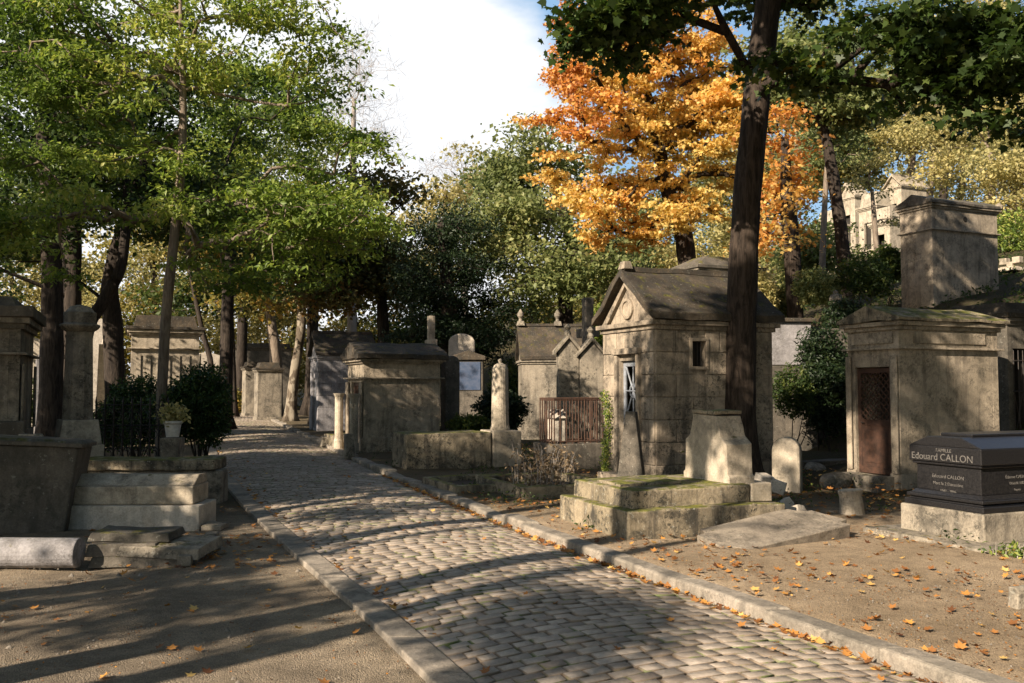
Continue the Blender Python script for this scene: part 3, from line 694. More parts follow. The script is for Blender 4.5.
# tall mausoleum on the slope above
Y = 24.; C, W, D = place(935, 903, 1001, Y); C.z = zz(309, Y); hw = zz(203, Y)-C.z
t = house('mausoleum', 'tall closed stone mausoleum on the slope above the mossy roofed one', C-Vector((0,0,1.2)), W, D, hw+1.2, .24, 'wall2', 'dark', plinth=1.1, ov=.12, roof='low', frieze=.68, corn=.12, rt=.07)
for xx in (-.06, D+.06):
    bm = B(); lathe(bm, [(.1, 0), (.12, .08), (.05, .15), (.01, .17)], 10, (xx, -.02, hw+1.23)); obj('acroterion', bm, M['wall2'], t, 0)
bm = B(); lathe(bm, [(.07, -.03), (.07, .0), (.05, .012)], 14)
for v in bm.verts: v.co = Vector((v.co.x, -v.co.z-.01, v.co.y))+Vector((D*.5, 0, hw+1.2-.35))
obj('vent', bm, M['black'], t, 0)

# the pair of mausoleums mid-way along the road
Y = 20.8; C, W, D = place(364, 348, 440, Y); hw = zz(359, Y)-C.z
t = house('mausoleum', 'square mausoleum with dark mossy overhanging roof, behind the long mossy grave wall', C, W, D, hw, .3, 'wall2', 'roof', hole=(W*.25, W*.75, .12, hw*.75),
          plinth=.35, ov=.17, roof='low', frieze=.42, corn=.1, rt=.12, pil=[(0, W*.16), (W*.84, W)])
lattice_door(t, W*.25, W*.75, .14, hw*.75, mat='wood', style='lattice', x=.06)
for yy in (.03, W-.03):
    bm = B(); lathe(bm, [(.12, 0), (.12, .2), (.1, .25), (.1, hw-.9), (.12, hw-.86), (.14, hw-.8)], 14, (-.22, yy, 0)); obj('column', bm, M['cream'], t, .004)
Y = 31.; C, W, D = place(319, 311, 374, Y); W = max(W, 1.3); hw = zz(356, Y)-C.z
t = house('mausoleum', 'blue grey gabled mausoleum beyond the dark roofed one beside the road', C, W, D, hw, .75, 'blue', 'roof', hole=(W*.3, W*.7, .1, hw*.7), plinth=.8, ov=.12, courses=(4, .9), corn=.14, rt=.1)
lattice_door(t, W*.3, W*.7, .1, hw*.7)
# chapel with finials
Y = 27.; C, W, D = place(523, 514, 598, Y); C.z = .05; W = 1.5; hw = zz(360, Y)-C.z
t = house('mausoleum', 'small dark slate roofed chapel with stone finials behind the rusty railing', C, W, D, hw, .98, 'grey', 'roof', hole=(W*.3, W*.7, .1, hw*.7), plinth=.42, ov=.1, corn=.12, rt=.1)
t.rotation_euler.z = R(5)
lattice_door(t, W*.3, W*.7, .1, hw*.7)
for xx, hh in ((.0, .42), (D*.45, .3), (D*.98, .34)):
    bm = B(); box(bm, xx-.12, xx+.12, W/2-.14, W/2+.14, hw+1.08, hw+1.22, .03, .03); lathe(bm, [(.07, 0), (.05, .1), (.1, .18), (.1, .26), (.05, .34), (.01, .4)], 12, (xx, W/2, hw+1.2)); obj('finial', bm, M['grey'], t, 0)
# far left mausoleum at the picture's edge
Y = 13.; C = Vector((gx(20, Y), Y, 0)); hw = zz(318, Y)
t = house('mausoleum', 'grey mausoleum with heavy cornice and raised base at the left edge, beside the fluted pillar', C, 2.0, 2.3, hw, .16, 'grey', 'dark', plinth=.95, ov=.17, roof='slab', frieze=.5, corn=.16, rt=.16, right=False, pil=[(0, .2), (1.8, 2.0)])
bm = B(); box(bm, -2.5, .12, -.45, -.04, .9, 1.12); rough(bm, 4, .012); obj('ledge', bm, M['dark'], t, .02)
# chapel behind the hedge
Y = 28.; C = Vector((gx(199, Y), Y, 0)); hw = zz(331, Y)
t = house('mausoleum', 'flat roofed pale chapel with heavy cornice behind the dark green hedge', C, 1.8, 1.95, hw, .35, 'cream', 'roof', plinth=.3, ov=.18, roof='slab', frieze=.55, corn=.16, rt=.1, right=False, pil=[(0, .25), (1.55, 1.8)])
bm = B()
for k in range(7): box(bm, -1.8+k*.28, -1.68+k*.28, -.03, -.028, .5, hw-.75)
obj('fluting', bm, M['cream'], t, .01)
# mausoleums far along the road
for px, py, Y, W, D, hh, lab, mt in ((258, 416, 42, 1.2, 1.1, 2.4, 'low rough stone tomb house left of the white barked tree at the road bend', 'grey'), (246, 412, 48, 1.6, 1.3, 2.6, 'small grey tomb house farthest along the road', 'grey'),
                                (236, 404, 56, 2.5, 3.4, 4.0, 'dark flat roofed mausoleum at the far end of the road', 'dark')):
    C = Vector((gx(px, Y), Y, Hf(gx(px, Y), Y)))
    house('mausoleum', lab, C, W, D, hh, .25, mt, 'roof', plinth=.2, ov=.12, roof='slab', rt=.1, corn=.1)
# gated tomb at right edge
Y = 16.2; C = Vector((gx(1008, Y), Y, Hf(gx(1008, Y), Y)-.1)); hw = zz(318, Y)-C.z
t = house('mausoleum', 'dark shaded tomb house with iron gate at the right edge of the picture', C, 1.4, 1.8, hw, .2, 'dark', 'roof', side_hole=(.1, 1.1, .05, hw-.55), plinth=0, ov=.1, roof='slab', rt=.1, corn=.12)
bm = B()
for k in range(9): tube(bm, [(.12+k*.12, -.02, .05), (.12+k*.12, -.02, hw-.58)], .009, 5)
for a in range(5): tube(bm, [(.12+a*.2, -.02, .1), (.32+a*.2, -.02, .9)], .007, 5); tube(bm, [(.32+a*.2, -.02, .1), (.12+a*.2, -.02, .9)], .007, 5)
for z_ in (.1, .95, 1.5): tube(bm, [(.1, -.02, z_), (1.12, -.02, z_)], .012, 5)
obj('gate', bm, M['iron'], t, 0)
# roof of the tomb behind the main mausoleum
Y = 24.; C, W, D = place(700, 676, 760, Y); C.z = Hf(C.x, Y); hw = zz(268, Y)-C.z
t = house('mausoleum', 'mausoleum on the slope showing only its grey roof above the sandstone gable', C, 1.6, D, hw, .32, 'grey', 'dark', plinth=.2, ov=.15, roof='hip', rt=.09, corn=.12)
# pale tombs on the hill
for i, (c, l, r, top, Y, rf, lab) in enumerate(((905, 896, 938, 186, 60, 'gable', 'pale sunlit gabled chapel highest on the hillside'), (858, 850, 874, 196, 56, 'gable', 'small pale chapel on the hillside beside the dark leaning tree'),
                      (880, 875, 900, 206, 52, 'slab', 'square pale tomb below the highest hillside chapel'), (838, 831, 855, 226, 46, 'slab', 'low pale tomb on the hillside behind the dark leaning tree'), (893, 886, 926, 222, 50, 'slab', 'wide pale tomb just above the tall closed mausoleum'),
                      (1012, 1004, 1042, 262, 34, 'gable', 'pale chapel at the right edge behind the tall closed mausoleum'))):
    C = Vector((gx(c, Y), Y, 0)); C.z = Hf(C.x, Y)-.6; D = (r-c)/F*Y*1.05; W = max((c-l)/F*Y*1.6, 1.4); hw = zz(top, Y)-C.z
    t = house('mausoleum', lab, C, W, D, hw, .8, 'cream', 'cream', hole=(W*.3, W*.7, hw*.3, hw*.75), side_hole=(D*.4, D*.6, hw*.6, hw*.75), plinth=.3, ov=.15, roof=rf, corn=.14, rt=.12)

def slabfront(bm, outline, th, axis='x'):      # upright stele: outline in (y,z), thickness along x
    prism(bm, outline, 0, th)
def arch(w, h, n=12, r=None):
    r = w/2 if r is None else r
    return [(-w/2, 0), (w/2, 0)]+[(w/2*math.cos(math.pi*k/n), h-r+r*math.sin(math.pi*k/n)) for k in range(n+1)]
# black family tomb
Y = yb(545, .09); C, W, D = place(980, 897, 1100, Y); C.z = .09; W *= 1.0
t = thing('tomb', 'black polished granite family tomb with silver lettering and hipped lid on grey plinth', 'tomb', C, TH)
ht = zz(447, Y)-C.z; hp = zz(515, Y)-C.z
bm = B(); box(bm, 0, D, 0, W, -.05, hp); rough(bm, 5, .006, 4); obj('plinth', bm, M['grey'], t, .015)
bm = B(); box(bm, .03, D-.03, .03, W-.03, hp+.001, hp+.06); box(bm, .06, D-.06, .06, W-.06, hp+.061, hp+.085, .02, .02); box(bm, .045, D-.045, .045, W-.045, hp+.086, hp+.12); box(bm, .07, D-.07, .07, W-.07, hp+.121, hp+.16, .04, .04); obj('moulding', bm, M['granite'], t, .008)
hb = ht-.22
bm = B(); box(bm, .12, D-.12, .12, W-.12, hp+.16, hb); obj('chest', bm, M['granite'], t, .006)
bm = B(); box(bm, .09, D-.09, .09, W-.09, hb+.001, hb+.03); box(bm, .07, D-.07, .07, W-.07, hb+.031, ht-.03)
prism(bm, [(.07, ht-.03), (W-.07, ht-.03), (W/2+.2, ht+.07), (W/2-.2, ht+.07)], .07, D-.07)
box(bm, .25, D-.2, W/2-.19, W/2+.19, ht+.07, ht+.1); obj('lid', bm, M['granite'], t, .008)
def text(s, size, y, z, parent, x=-.001, face='front', ext=.002, mat='letter'):
    cu = bpy.data.curves.new('inscription', 'FONT'); cu.body = s; cu.size = size; cu.align_x = 'CENTER'; cu.extrude = ext; cu.materials.append(M[mat])
    o = bpy.data.objects.new('inscription', cu); col.objects.link(o); o.parent = parent
    if face == 'front': o.location = (x, y, z); o.rotation_euler = (R(90), 0, R(-90))
    else: o.location = (y, x, z); o.rotation_euler = (R(90), 0, 0)
    me = bpy.data.meshes.new_from_object(o); m2 = bpy.data.objects.new('inscription', me); col.objects.link(m2); m2.parent = parent; m2.location = o.location; m2.rotation_euler = o.rotation_euler
    if not me.materials: me.materials.append(M[mat])
    bpy.data.objects.remove(o); return m2
fx_ = .07
text('FAMILLE', .052, W/2, ht-.085, t, fx_-.001)
text('Edouard CALLON', .098, W/2+.03, ht-.17, t, fx_-.001)
text('Edouard CALLON', .05, W/2, hb-.13, t, .119); text('Mort le 2 Décembre', .043, W/2, hb-.2, t, .119); text('1840 - 1896', .04, W/2, hb-.27, t, .119); text('_____', .03, W/2, hb-.29, t, .119)
text('Étienne CALLON', .045, .62, hb-.11, t, .119, 'side'); text('Décédé 1882', .04, .62, hb-.17, t, .119, 'side'); text('Regrets', .03, .62, hb-.23, t, .119, 'side')
bm = B(); box(bm, -.32, D+.2, -.28, W+.2, -.06, .035); rough(bm, 4, .012, 2, 3); obj('footing_slab', bm, M['grey'], t, .02)

# mossy two-tier grave with cippus
Y = yb(538, .09); C, W, D = place(627, 559, 783, Y); C.z = .09
t = thing('grave', 'mossy two tier stone grave with a broken shouldered headstone, beside the road kerb', 'grave', C, TH)
h1 = zz(512, Y)-C.z
bm = B(); box(bm, 0, D, 0, W, -.06, h1); rough(bm, 9, .018, 2.3, 1); obj('base', bm, M['mossy'], t, .02)
h2 = h1+.19
bm = B(); box(bm, .13, D*.82, .14, W-.12, h1-.01, h2); rough(bm, 8, .016, 2.3, 2); obj('slab', bm, M['mossy'], t, .02)
bm = B(); box(bm, D*.83, D*.97, .13, W*.5, h1, h2+.01); rough(bm, 3, .012, 3, 3); obj('end_block', bm, M['cream'], t, .012)
bm = B(); hx = D*.72; hy0, hy1 = .28, 1.06; hh = .75
o_ = [(hy0-.03, h2), (hy1+.03, h2), (hy1+.03, h2+.07), (hy1, h2+.09), (hy1, h2+.44), (hy1-.09, h2+.5), (hy1-.16, h2+hh), (hy0+.2, h2+hh-.02), (hy0+.12, h2+.5), (hy0, h2+.42), (hy0, h2+.09), (hy0-.03, h2+.07)]
prism(bm, o_, hx, hx+.34); rough(bm, 4, .012, 3, 4); obj('headstone', bm, M['cream'], t, .015)
bm = B(); box(bm, hx-.012, hx+.352, hy0+.19, hy1-.15, h2+hh-.005, h2+hh+.035); rough(bm, 4, .012, 5, 9); obj('cap', bm, M['mossy'], t, .01)
bm = B(); box(bm, .2, .95, .5, 1.0, h2-.005, h2+.03); rough(bm, 3, .015, 3, 6); obj('fallen_plate', bm, M['mossy'], t, .02)

# broken pale blocks beside the grave
for i, (px, py, s, lab) in enumerate(((757, 486, .22, 'broken pale stone chunk lying highest against the mossy grave'), (771, 492, .2, 'tilted pale stone chunk between the mossy grave and the arched stone'), (778, 499, .16, 'small white stone chunk next to the tilted one'), (789, 508, .19, 'pale stone chunk lying lowest near the fallen slab'), (797, 517, .11, 'smallest pale stone chunk above the fallen slab'))):
    Y = yb(py+6, .1); bm = B(); box(bm, -s/2, s/2, -s/2, s/2, -s*.4, s*.4, .01, .015); rough(bm, 2, .02, 5, i)
    o = obj('rubble_block', bm, M['white'], None, .01); o.location = (gx(px+5, Y-.25), Y-.25, .1+s*.35+(.12 if i < 2 else 0)); o.rotation_euler = (random.uniform(-.5, .5), random.uniform(-.5, .5), random.uniform(0, 3))
    tag(o, lab, 'stone block', 'broken pale blocks beside the mossy grave')
# arched stele
Y = 13.0
bm = B(); prism(bm, arch(.4, .86), 0, .2); o = obj('stele', bm, M['cream'], None, .03, (gx(784, Y), Y, .02), TH+R(38)); tag(o, 'round topped pale stele, half shaded, right of the big tree trunk', 'stele')
# fallen slab
Y = yb(563, .1)
bm = B(); box(bm, -.72, .72, -.33, .33, -.06, .1); 
for v in bm.verts:
    if v.co.x > .6: v.co.x += .18*(v.co.y < 0); v.co.z -= .02
bmesh.ops.bevel(bm, geom=[e for e in bm.edges if abs(e.verts[0].co.z-e.verts[1].co.z) > .1], offset=.14, segments=3, affect='EDGES')
rough(bm, 6, .016, 2, 8)
o = obj('fallen_slab', bm, M['slab'], None, .035, (gx(766, 9.0), 9.0, .12), R(26)); o.rotation_euler[1] = R(-7); o.rotation_euler[0] = R(10); tag(o, 'thick grey slab lying tilted on the earth in front of the pale stone chunks', 'stone slab')
# stump of a column
Y = yb(513, .1); bm = B(); lathe(bm, [(.155, 0), (.15, .02), (.13, .25), (.14, .3), (.14, .33)], 20); rough(bm, 0, .012, 4); o = obj('column_stump', bm, M['cream'], None, .01, (gx(850, Y), Y, .06)); o.rotation_euler = (0, R(-4), 0); tag(o, 'short round stone stump standing alone on the leafy earth', 'stump')
# little marker at right
Y = yb(520+0, .1); bm = B(); box(bm, -.08, .08, -.05, .05, -.03, .14, .01, .01); rough(bm, 2, .01, 6); Y = 1350/(602-387); o = obj('boundary_stone', bm, M['grey'], None, .01, (gx(1014, Y), Y, .09), .3); tag(o, 'tiny grey marker stone in the earth at the right edge', 'marker stone')
# rough boulder by the lattice door
for i, (px, py, s, lab) in enumerate(((833, 478, .28, 'brownish boulder beside the brown lattice door'), (812, 466, .2, 'small dark boulder left of the lattice door mausoleum'), (822, 458, .22, 'pale long stone on the ground before the overgrown tomb'))):
    Y = yb(py, .15); bm = B(); bmesh.ops.create_icosphere(bm, subdivisions=3, radius=s); rough(bm, 0, s*.35, 1/s*.6, i)
    for v in bm.verts: v.co.z *= .65
    o = obj('boulder', bm, M['cream' if i == 2 else 'grey'], None, 0, (gx(px, Y), Y, Hf(gx(px, Y), Y)+s*.02)); tag(o, lab, 'boulder')

# dark obelisk slab leaning at the main mausoleum
Y = 13.0; bm = B(); wv = .19
prism(bm, [(-.24, 0), (.24, 0), (.21, .1), (.07, 1.2), (-.07, 1.2), (-.21, .1)], 0, .16); box(bm, -.06, .24, -.29, .29, -.1, .12)
o = obj('obelisk', bm, M['dark'], None, .012, (gx(629, Y), Y, .05), TH); o.rotation_euler = (0, R(2), TH+R(44)); tag(o, 'dark tapering obelisk slab in front of the pale metal door', 'obelisk')

# long grave wall with truncated column
Y = yb(469, .09); C, W, D = place(407, 392, 520, Y); C.z = .06; h = zz(434, Y)-C.z
t = thing('grave', 'long low mossy grave wall with a truncated round column on its corner pedestal', 'grave', C, TH)
bm = B(); box(bm, 0, D*.74, 0, W, -.05, h); rough(bm, 8, .02, 1.6, 3); obj('chest', bm, M['mossy'], t, .02)
bm = B(); box(bm, D*.75, D+.02, -.04, .66, -.05, h+.02); rough(bm, 5, .012, 2, 4); obj('pedestal', bm, M['cream'], t, .02)
ccx = D*.875; bm = B(); rr = .175; zt = zz(360, Y)-C.z-.1
lathe(bm, [(rr*1.12, h+.02), (rr*1.1, h+.06), (rr, h+.12), (rr*.95, h+.5), (rr*.9, zt-.1), (rr*.9, zt-.04), (rr*.7, zt+.03), (rr*.3, zt+.07), (.03, zt+.08), (.045, zt+.13), (.01, zt+.16)], 22, (ccx, .32, 0)); rough(bm, 0, .006, 4); obj('column', bm, M['cream'], t, 0, smooth=False)
# edging frames near kerb
def edging(label, C, W, D, h=.12, th=.12, mat='mossy', seed=0):
    t = thing('grave_edging', label, 'grave edging', C, TH); bm = B()
    box(bm, 0, D, 0, th, -.05, h); box(bm, 0, D, W-th, W, -.05, h); box(bm, 0, th, th+.002, W-th-.002, -.05, h); box(bm, D-th, D, th+.002, W-th-.002, -.05, h)
    rough(bm, 4, .02, 3, seed); obj('border', bm, M[mat], t, .015)
    bm = B(); box(bm, th+.003, D-th-.003, th+.003, W-th-.003, -.04, h*.4); rough(bm, 6, .02, 3, seed+1); obj('soil', bm, M['soil'], t, 0)
Y = yb(493, .09); edging('low broken stone edging filled with earth in front of the long grave wall', Vector((gx(455, Y), Y, .07)), 1.5, 1.35, .13, seed=2)
Y = 12.2; edging('dark stone edging overgrown by dry stalks behind the mossy grave', Vector((gx(523, Y), Y, .05)), 1.8, 1.5, .2, seed=4)
Y = 22.5; edging('low dark stone edging beside the road past the dark roofed mausoleum', Vector((gx(338, Y), Y, .07)), 1.6, 1.3, .3, seed=7)
for i, (px, py, w_, h_, lab) in enumerate(((350, 456, .22, .5, 'rough dark stone post at the corner of the dark roofed mausoleum'), (340, 447, .3, .3, 'rough squat stone block by the kerb before the blue grey mausoleum'), (327, 444, .3, .22, 'flat pale stone lying by the kerb before the blue grey mausoleum'))):
    Y = yb(py, .1); bm = B(); box(bm, -w_/2, w_/2, -w_/2, w_/2, -.05, h_, .02, .02); rough(bm, 3, .03, 3, i); o = obj('rough_stone', bm, M['grey'], None, .02, (gx(px, Y), Y, .09), TH); tag(o, lab, 'rough stone')

# rounded dark stele, blue plaque tomb, headstones behind
Y = 23.; bm = B(); prism(bm, arch(.4, zz(356, Y), 12, .18), 0, .35); o = obj('stele', bm, M['dark'], None, .03, (gx(448, Y), Y, 0), TH-R(90)); tag(o, 'blackened round shouldered stele against the dark roofed mausoleum', 'stele')
Y = 28.; t = thing('tomb', 'low chest tomb with a blue grey plaque under a shallow gable', 'tomb', (gx(468, Y), Y, 0), 0)
w = 30/F*Y; h = zz(352, Y); bm = B(); box(bm, -w/2, w/2, 0, .9, 0, h-.25); obj('body', bm, M['dark'], t, .02)
bm = B(); prism(bm, [(-w/2-.08, h-.25), (w/2+.08, h-.25), (w/2+.08, h-.13), (0, h+.05), (-w/2-.08, h-.13)], -.08, 1., 'y'); obj('lid', bm, M['roof'], t, .02)
bm = B(); box(bm, -w/2+.08, w/2-.08, -.03, -.003, zz(390, Y), zz(362, Y)); obj('plaque', bm, M['plaque'], t, .005)
Y = 31.; bm = B(); prism(bm, arch(.9, zz(334, Y), 12, .3), 0, .3); o = obj('stele', bm, M['white'], None, .03, (gx(462, Y), Y, 0), R(-90)); tag(o, 'pale round topped headstone behind the blue plaque tomb', 'stele')
def cross(name, label, px, pbot, ptop, Y, w, th, mat, ped=.5):
    z0 = Hf(gx(px, Y), Y); z1 = zz(ptop, Y)-z0; t = thing(name, label, 'grave cross', (gx(px, Y), Y, z0), TH)
    bm = B(); box(bm, -ped/2, ped/2, -ped/2, ped/2, -.05, z1*.3, .05, .05); box(bm, -ped*.36, ped*.36, -ped*.36, ped*.36, z1*.3, z1*.38); obj('pedestal', bm, M[mat], t, .015)
    bm = B(); prism(bm, [(-th/2, z1*.38), (th/2, z1*.38), (th/2, z1*.74), (w/2, z1*.74), (w/2, z1*.74+th), (th/2, z1*.74+th), (th/2, z1), (-th/2, z1), (-th/2, z1*.74+th), (-w/2, z1*.74+th), (-w/2, z1*.74), (-th/2, z1*.74)], -th/2, th/2); rough(bm, 1, .01, 4); obj('cross', bm, M[mat], t, .015)
cross('grave_cross', 'tall blackened stone cross above the rusty railing', 588, 420, 298, 21.5, .8, .22, 'dark', .7)
cross('grave_cross', 'pale slender stone cross rising behind the square mausoleums', 431, 400, 316, 30, .7, .22, 'cream', .6)
cross('grave_cross', 'grey stone cross on the slope behind the tall closed mausoleum', 1014, 300, 262, 28, .7, .2, 'cream', .6)
# gothic gabled steles & urn column within the railing
for px, w_, top, lab, mt in ((569, .46, 338, 'pale gabled gravestone behind the rusty railing, left one of the twin gabled stones', 'grey'), (592, .52, 341, 'pale gabled gravestone behind the rusty railing, right one of the twin gabled stones', 'grey')):
    Y = 19.6; hh = zz(top, Y); t = thing('gravestone', lab, 'gravestone', (gx(px, Y), Y, 0), R(8))
    bm = B(); prism(bm, [(-w_/2, 0), (w_/2, 0), (w_/2, hh-.3), (0, hh), (-w_/2, hh-.3)], 0, .28, 'y'); obj('slab', bm, M[mt], t, .02)
    bm = B(); prism(bm, [(-w_/2-.08, hh-.36), (-w_/2-.08, hh-.28), (0, hh+.1), (w_/2+.08, hh-.28), (w_/2+.08, hh-.36), (0, hh)], -.06, .34, 'y'); obj('coping', bm, M['grey'], t, .012)
    bm = B(); lathe(bm, [(.07, 0), (.08, .06), (.04, .12), (.08, .18), (.02, .26)], 12, (0, .14, hh+.06)); obj('finial', bm, M['grey'], t, 0)
Y = 17.2; t = thing('grave_pillar', 'short white square pillar inside the rusty railing', 'grave pillar', (gx(556, Y), Y, .0), TH)
bm = B(); box(bm, -.14, .14, -.14, .14, 0, zz(418, Y), .01, .01); box(bm, -.2, .2, -.2, .2, 0, .16); obj('shaft', bm, M['white'], t, .015); bm = B(); prism(bm, [(-.17, zz(418, Y)), (.17, zz(418, Y)), (0, zz(409, Y))], -.17, .17); obj('cap', bm, M['white'], t, .01)
# rusty railing on a low wall
Y = 16.4; C = Vector((gx(554, Y), Y, .06)); t = thing('railing', 'rust brown iron grave railing on a low dark stone wall', 'railing', C, TH)
Wr, Dr = .6, 1.0; zb = zz(448, Y); zt = zz(402, Y)
bm = B()
for k in range(9):
    x = Dr*k/8; tube(bm, [(x, 0, zb), (x, 0, zt)], .014, 6); tube(bm, [(x, Wr, zb), (x, Wr, zt)], .014, 6)
for k in range(1, 6):
    y = Wr*k/6; tube(bm, [(0, y, zb), (0, y, zt)], .014, 6); tube(bm, [(Dr, y, zb), (Dr, y, zt)], .014, 6)
for z_ in (zb+.05, zt-.03, zt):
    tube(bm, [(0,0,z_),(Dr,0,z_),(Dr,Wr,z_),(0,Wr,z_),(0,0,z_)], .018 if z_ != zt-.03 else .012, 6)
obj('bars', bm, M['rust'], t, 0)
bm = B(); th = .22
box(bm, -.1, Dr+.1, -.1, th-.1, -.05, zb+.01); box(bm, -.1, Dr+.1, Wr-.1, Wr+.1, -.05, zb+.01); box(bm, -.1, .1, .123, Wr-.103, -.05, zb+.01); box(bm, Dr-.1, Dr+.1, .123, Wr-.103, -.05, zb+.01); rough(bm, 3, .015, 3); obj('low_wall', bm, M['dark'], t, .015)

# overgrown wall tomb between the two right mausoleums
Y = 19.5; x = gx(791, Y); z0 = Hf(x, Y); t = thing('tomb', 'blue grey block tomb half covered by ivy between the two right mausoleums', 'tomb', (x, Y, z0-.3), R(6))
hh = zz(322, Y)-z0+.3
bm = B(); box(bm, -.55, .6, 0, .8, -.3, hh-.95); obj('base', bm, M['dark'], t, .02); bm = B(); box(bm, -.48, .5, .05, .75, hh-.94, hh); obj('block', bm, M['blue'], t, .02); bm = B(); box(bm, -.56, .58, -.03, .8, hh+.001, hh+.09); obj('cap', bm, M['roof'], t, .02)
bm = B(); box(bm, .62, 2.6, .3, .8, 0, hh-.1); rough(bm, 4, .03); obj('retaining_wall', bm, M['dark'], t, .02)
# pale statue on the slope
Y = 22.; x = gx(837, Y); z0 = Hf(x, Y); t = thing('monument', 'pale weathered urn on a slender pedestal among the shrubs left of the tall mausoleum', 'monument', (x, Y, z0))
zt = zz(290, Y)-z0
bm = B(); box(bm, -.18, .18, -.18, .18, 0, zt-.55, .04, .04); obj('pedestal', bm, M['grey'], t, .02); bm = B(); lathe(bm, [(.07, zt-.55), (.05, zt-.48), (.13, zt-.38), (.16, zt-.22), (.13, zt-.12), (.06, zt-.1), (.07, zt-.04), (.01, zt)], 16); obj('urn', bm, M['grey'], t, 0)
# steps / retaining kerbs on the slope
for i, (px, Y, w_, lab) in enumerate(((800, 16.6, 2.2, 'low terrace edge stone nearest the arched stele'), (812, 18.0, 2.4, 'terrace edge stone below the ivy covered tomb'))):
    x = gx(px, Y); bm = B(); box(bm, -w_/2, w_/2, -.12, .12, -.1, .16); rough(bm, 5, .03, 2, i); o = obj('terrace_stone', bm, M['dark'], None, .02, (x, Y, Hf(x, Y)), TH); tag(o, lab, 'edge stone')

# ------------------------------------------------------------------ left side of the road
# leaning dark chest tomb
Y = yb(533); xr = gx(68, Y); t = thing('tomb', 'dark leaning chest tomb with overhanging lid at the left edge', 'tomb', (xr, Y, -.02), TH-R(6), tilt=(R(-2), R(4)))
hh = zz(446, Y)
bm = B(); v = box(bm, -1.3, 0, 0, .95, 0, hh)
for q in v[4:]: q.co.x += .06 if q.co.x > -1 else -.06; q.co.y += -.05 if q.co.y < .5 else .05
rough(bm, 5, .01, 2); obj('chest', bm, M['dark'], t, .02)
bm = B(); box(bm, -1.42, .1, -.09, 1.04, hh+.002, hh+.05); box(bm, -1.4, .08, -.07, 1.02, hh+.051, hh+.08, .05, .05); rough(bm, 5, .008, 2); obj('lid', bm, M['dark'], t, .015)
# fluted pillar
Y = 14.; x = gx(79, Y); t = thing('pillar', 'weathered fluted stone pillar with moulded cap and square base at left', 'pillar', (x, Y, 0), TH+R(12))
zt = zz(305, Y); bm = B(); lathe(bm, [(.235, 1.1), (.2, zt-.42)], 16, flute=.09); obj('shaft', bm, M['grey'], t, .006)
bm = B(); lathe(bm, [(.2, zt-.42), (.26, zt-.38), (.29, zt-.34), (.29, zt-.31), (.23, zt-.29), (.235, zt-.12), (.2, zt-.1), (.15, zt-.03), (.04, zt)], 16); obj('cap', bm, M['grey'], t, .006)
bm = B(); box(bm, -.33, .33, -.33, .33, 0, .72); box(bm, -.3, .3, -.3, .3, .721, 1.1, .045, .045); rough(bm, 2, .01, 3); obj('base', bm, M['cream'], t, .02)
# big grey block with mossy top, cream double slab in front
Y = 12.4; xl = gx(84, Y); xr = gx(221, Y); w = xr-xl
t = thing('grave', 'long grey grave block with mossy top and rounded end beside the road strip', 'grave', (xl, Y, 0), R(2))
hh = zz(462, Y); bm = B(); box(bm, 0, w, 0, .4, -.1, hh-.12); rough(bm, 5, .012, 2); obj('chest', bm, M['grey'], t, .05)
bm = B(); box(bm, -.05, w-.08, -.05, .6, hh-.118, hh+.03); rough(bm, 6, .022, 2, 4); obj('lid', bm, M['mossy'], t, .03)
Y = yb(530); xl = gx(66, Y); xr = gx(201, Y); w = xr-xl; t = thing('grave', 'cream stone grave with a stepped pale slab, sunlit, before the long grey block', 'grave', (xl, Y, 0), R(1))
h1 = zz(506, Y); bm = B(); box(bm, 0, w, 0, .62, -.1, h1); obj('base', bm, M['white'], t, .015)
h2 = zz(486, Y+.1); bm = B(); box(bm, -.05, w-.09, .06, .6, h1+.003, h2); obj('slab', bm, M['cream'], t, .015); bm = B(); prism(bm, [(.1, h2+.002), (.58, h2+.002), (.55, h2+.1), (.3, h2+.11)], .0, w-.1); obj('ridge', bm, M['cream'], t, .01)
bm = B(); box(bm, w+.02, w+.24, .0, .3, 0, .06); rough(bm, 3, .02); obj('footing', bm, M['grey'], t, .01)
# fallen column shaft
Y = yb(566)+.05; rr = 15/F*Y; x1 = gx(84, Y); bm = B(); tube(bm, [(-2.3, 0, 0), (-1.5, 0, 0), (-.7, 0, 0), (0, 0, 0)], [rr*1.05, rr*1.03, rr, rr*.98], 24); rough(bm, 0, .006, 3)
o = obj('fallen_column', bm, M['blue'], None, .01, (x1, Y, rr*.95), R(1)); tag(o, 'round grey column shaft lying on the gravel at left', 'column')
# pile of dark slabs
for i, (xa, xb, dz, th, rz, dep, tx, lab) in enumerate(((92, 200, -.02, .09, 3, .8, 0, 'bottom slab of the dark slab pile beside the fallen shaft'), (120, 204, .075, .09, -4, .6, 3, 'middle dark slab, tilted, at the right of the slab pile'), (88, 158, .08, .1, 4, .55, -2, 'left dark slab lying on the bottom slab of the pile'), (90, 172, .19, .07, 1, .45, 2, 'top dark slab with ragged edge of the pile beside the fallen shaft'))):
    Y = 8.15+(0, .05, .02, .15)[i]; xl = gx(xa, Y); w = gx(xb, Y)-xl; bm = B(); box(bm, 0, w, 0, dep, 0, th, .02, .03); rough(bm, 8, .018, 2.8, 10+i)
    o = obj('stone_slab', bm, M['dark' if i != 1 else 'grey'], None, .01, (xl, Y, dz), R(rz)); o.rotation_euler[0] = R(tx); o.rotation_euler[1] = R(tx*.5); tag(o, lab, 'stone slab', 'pile of dark slabs at left')
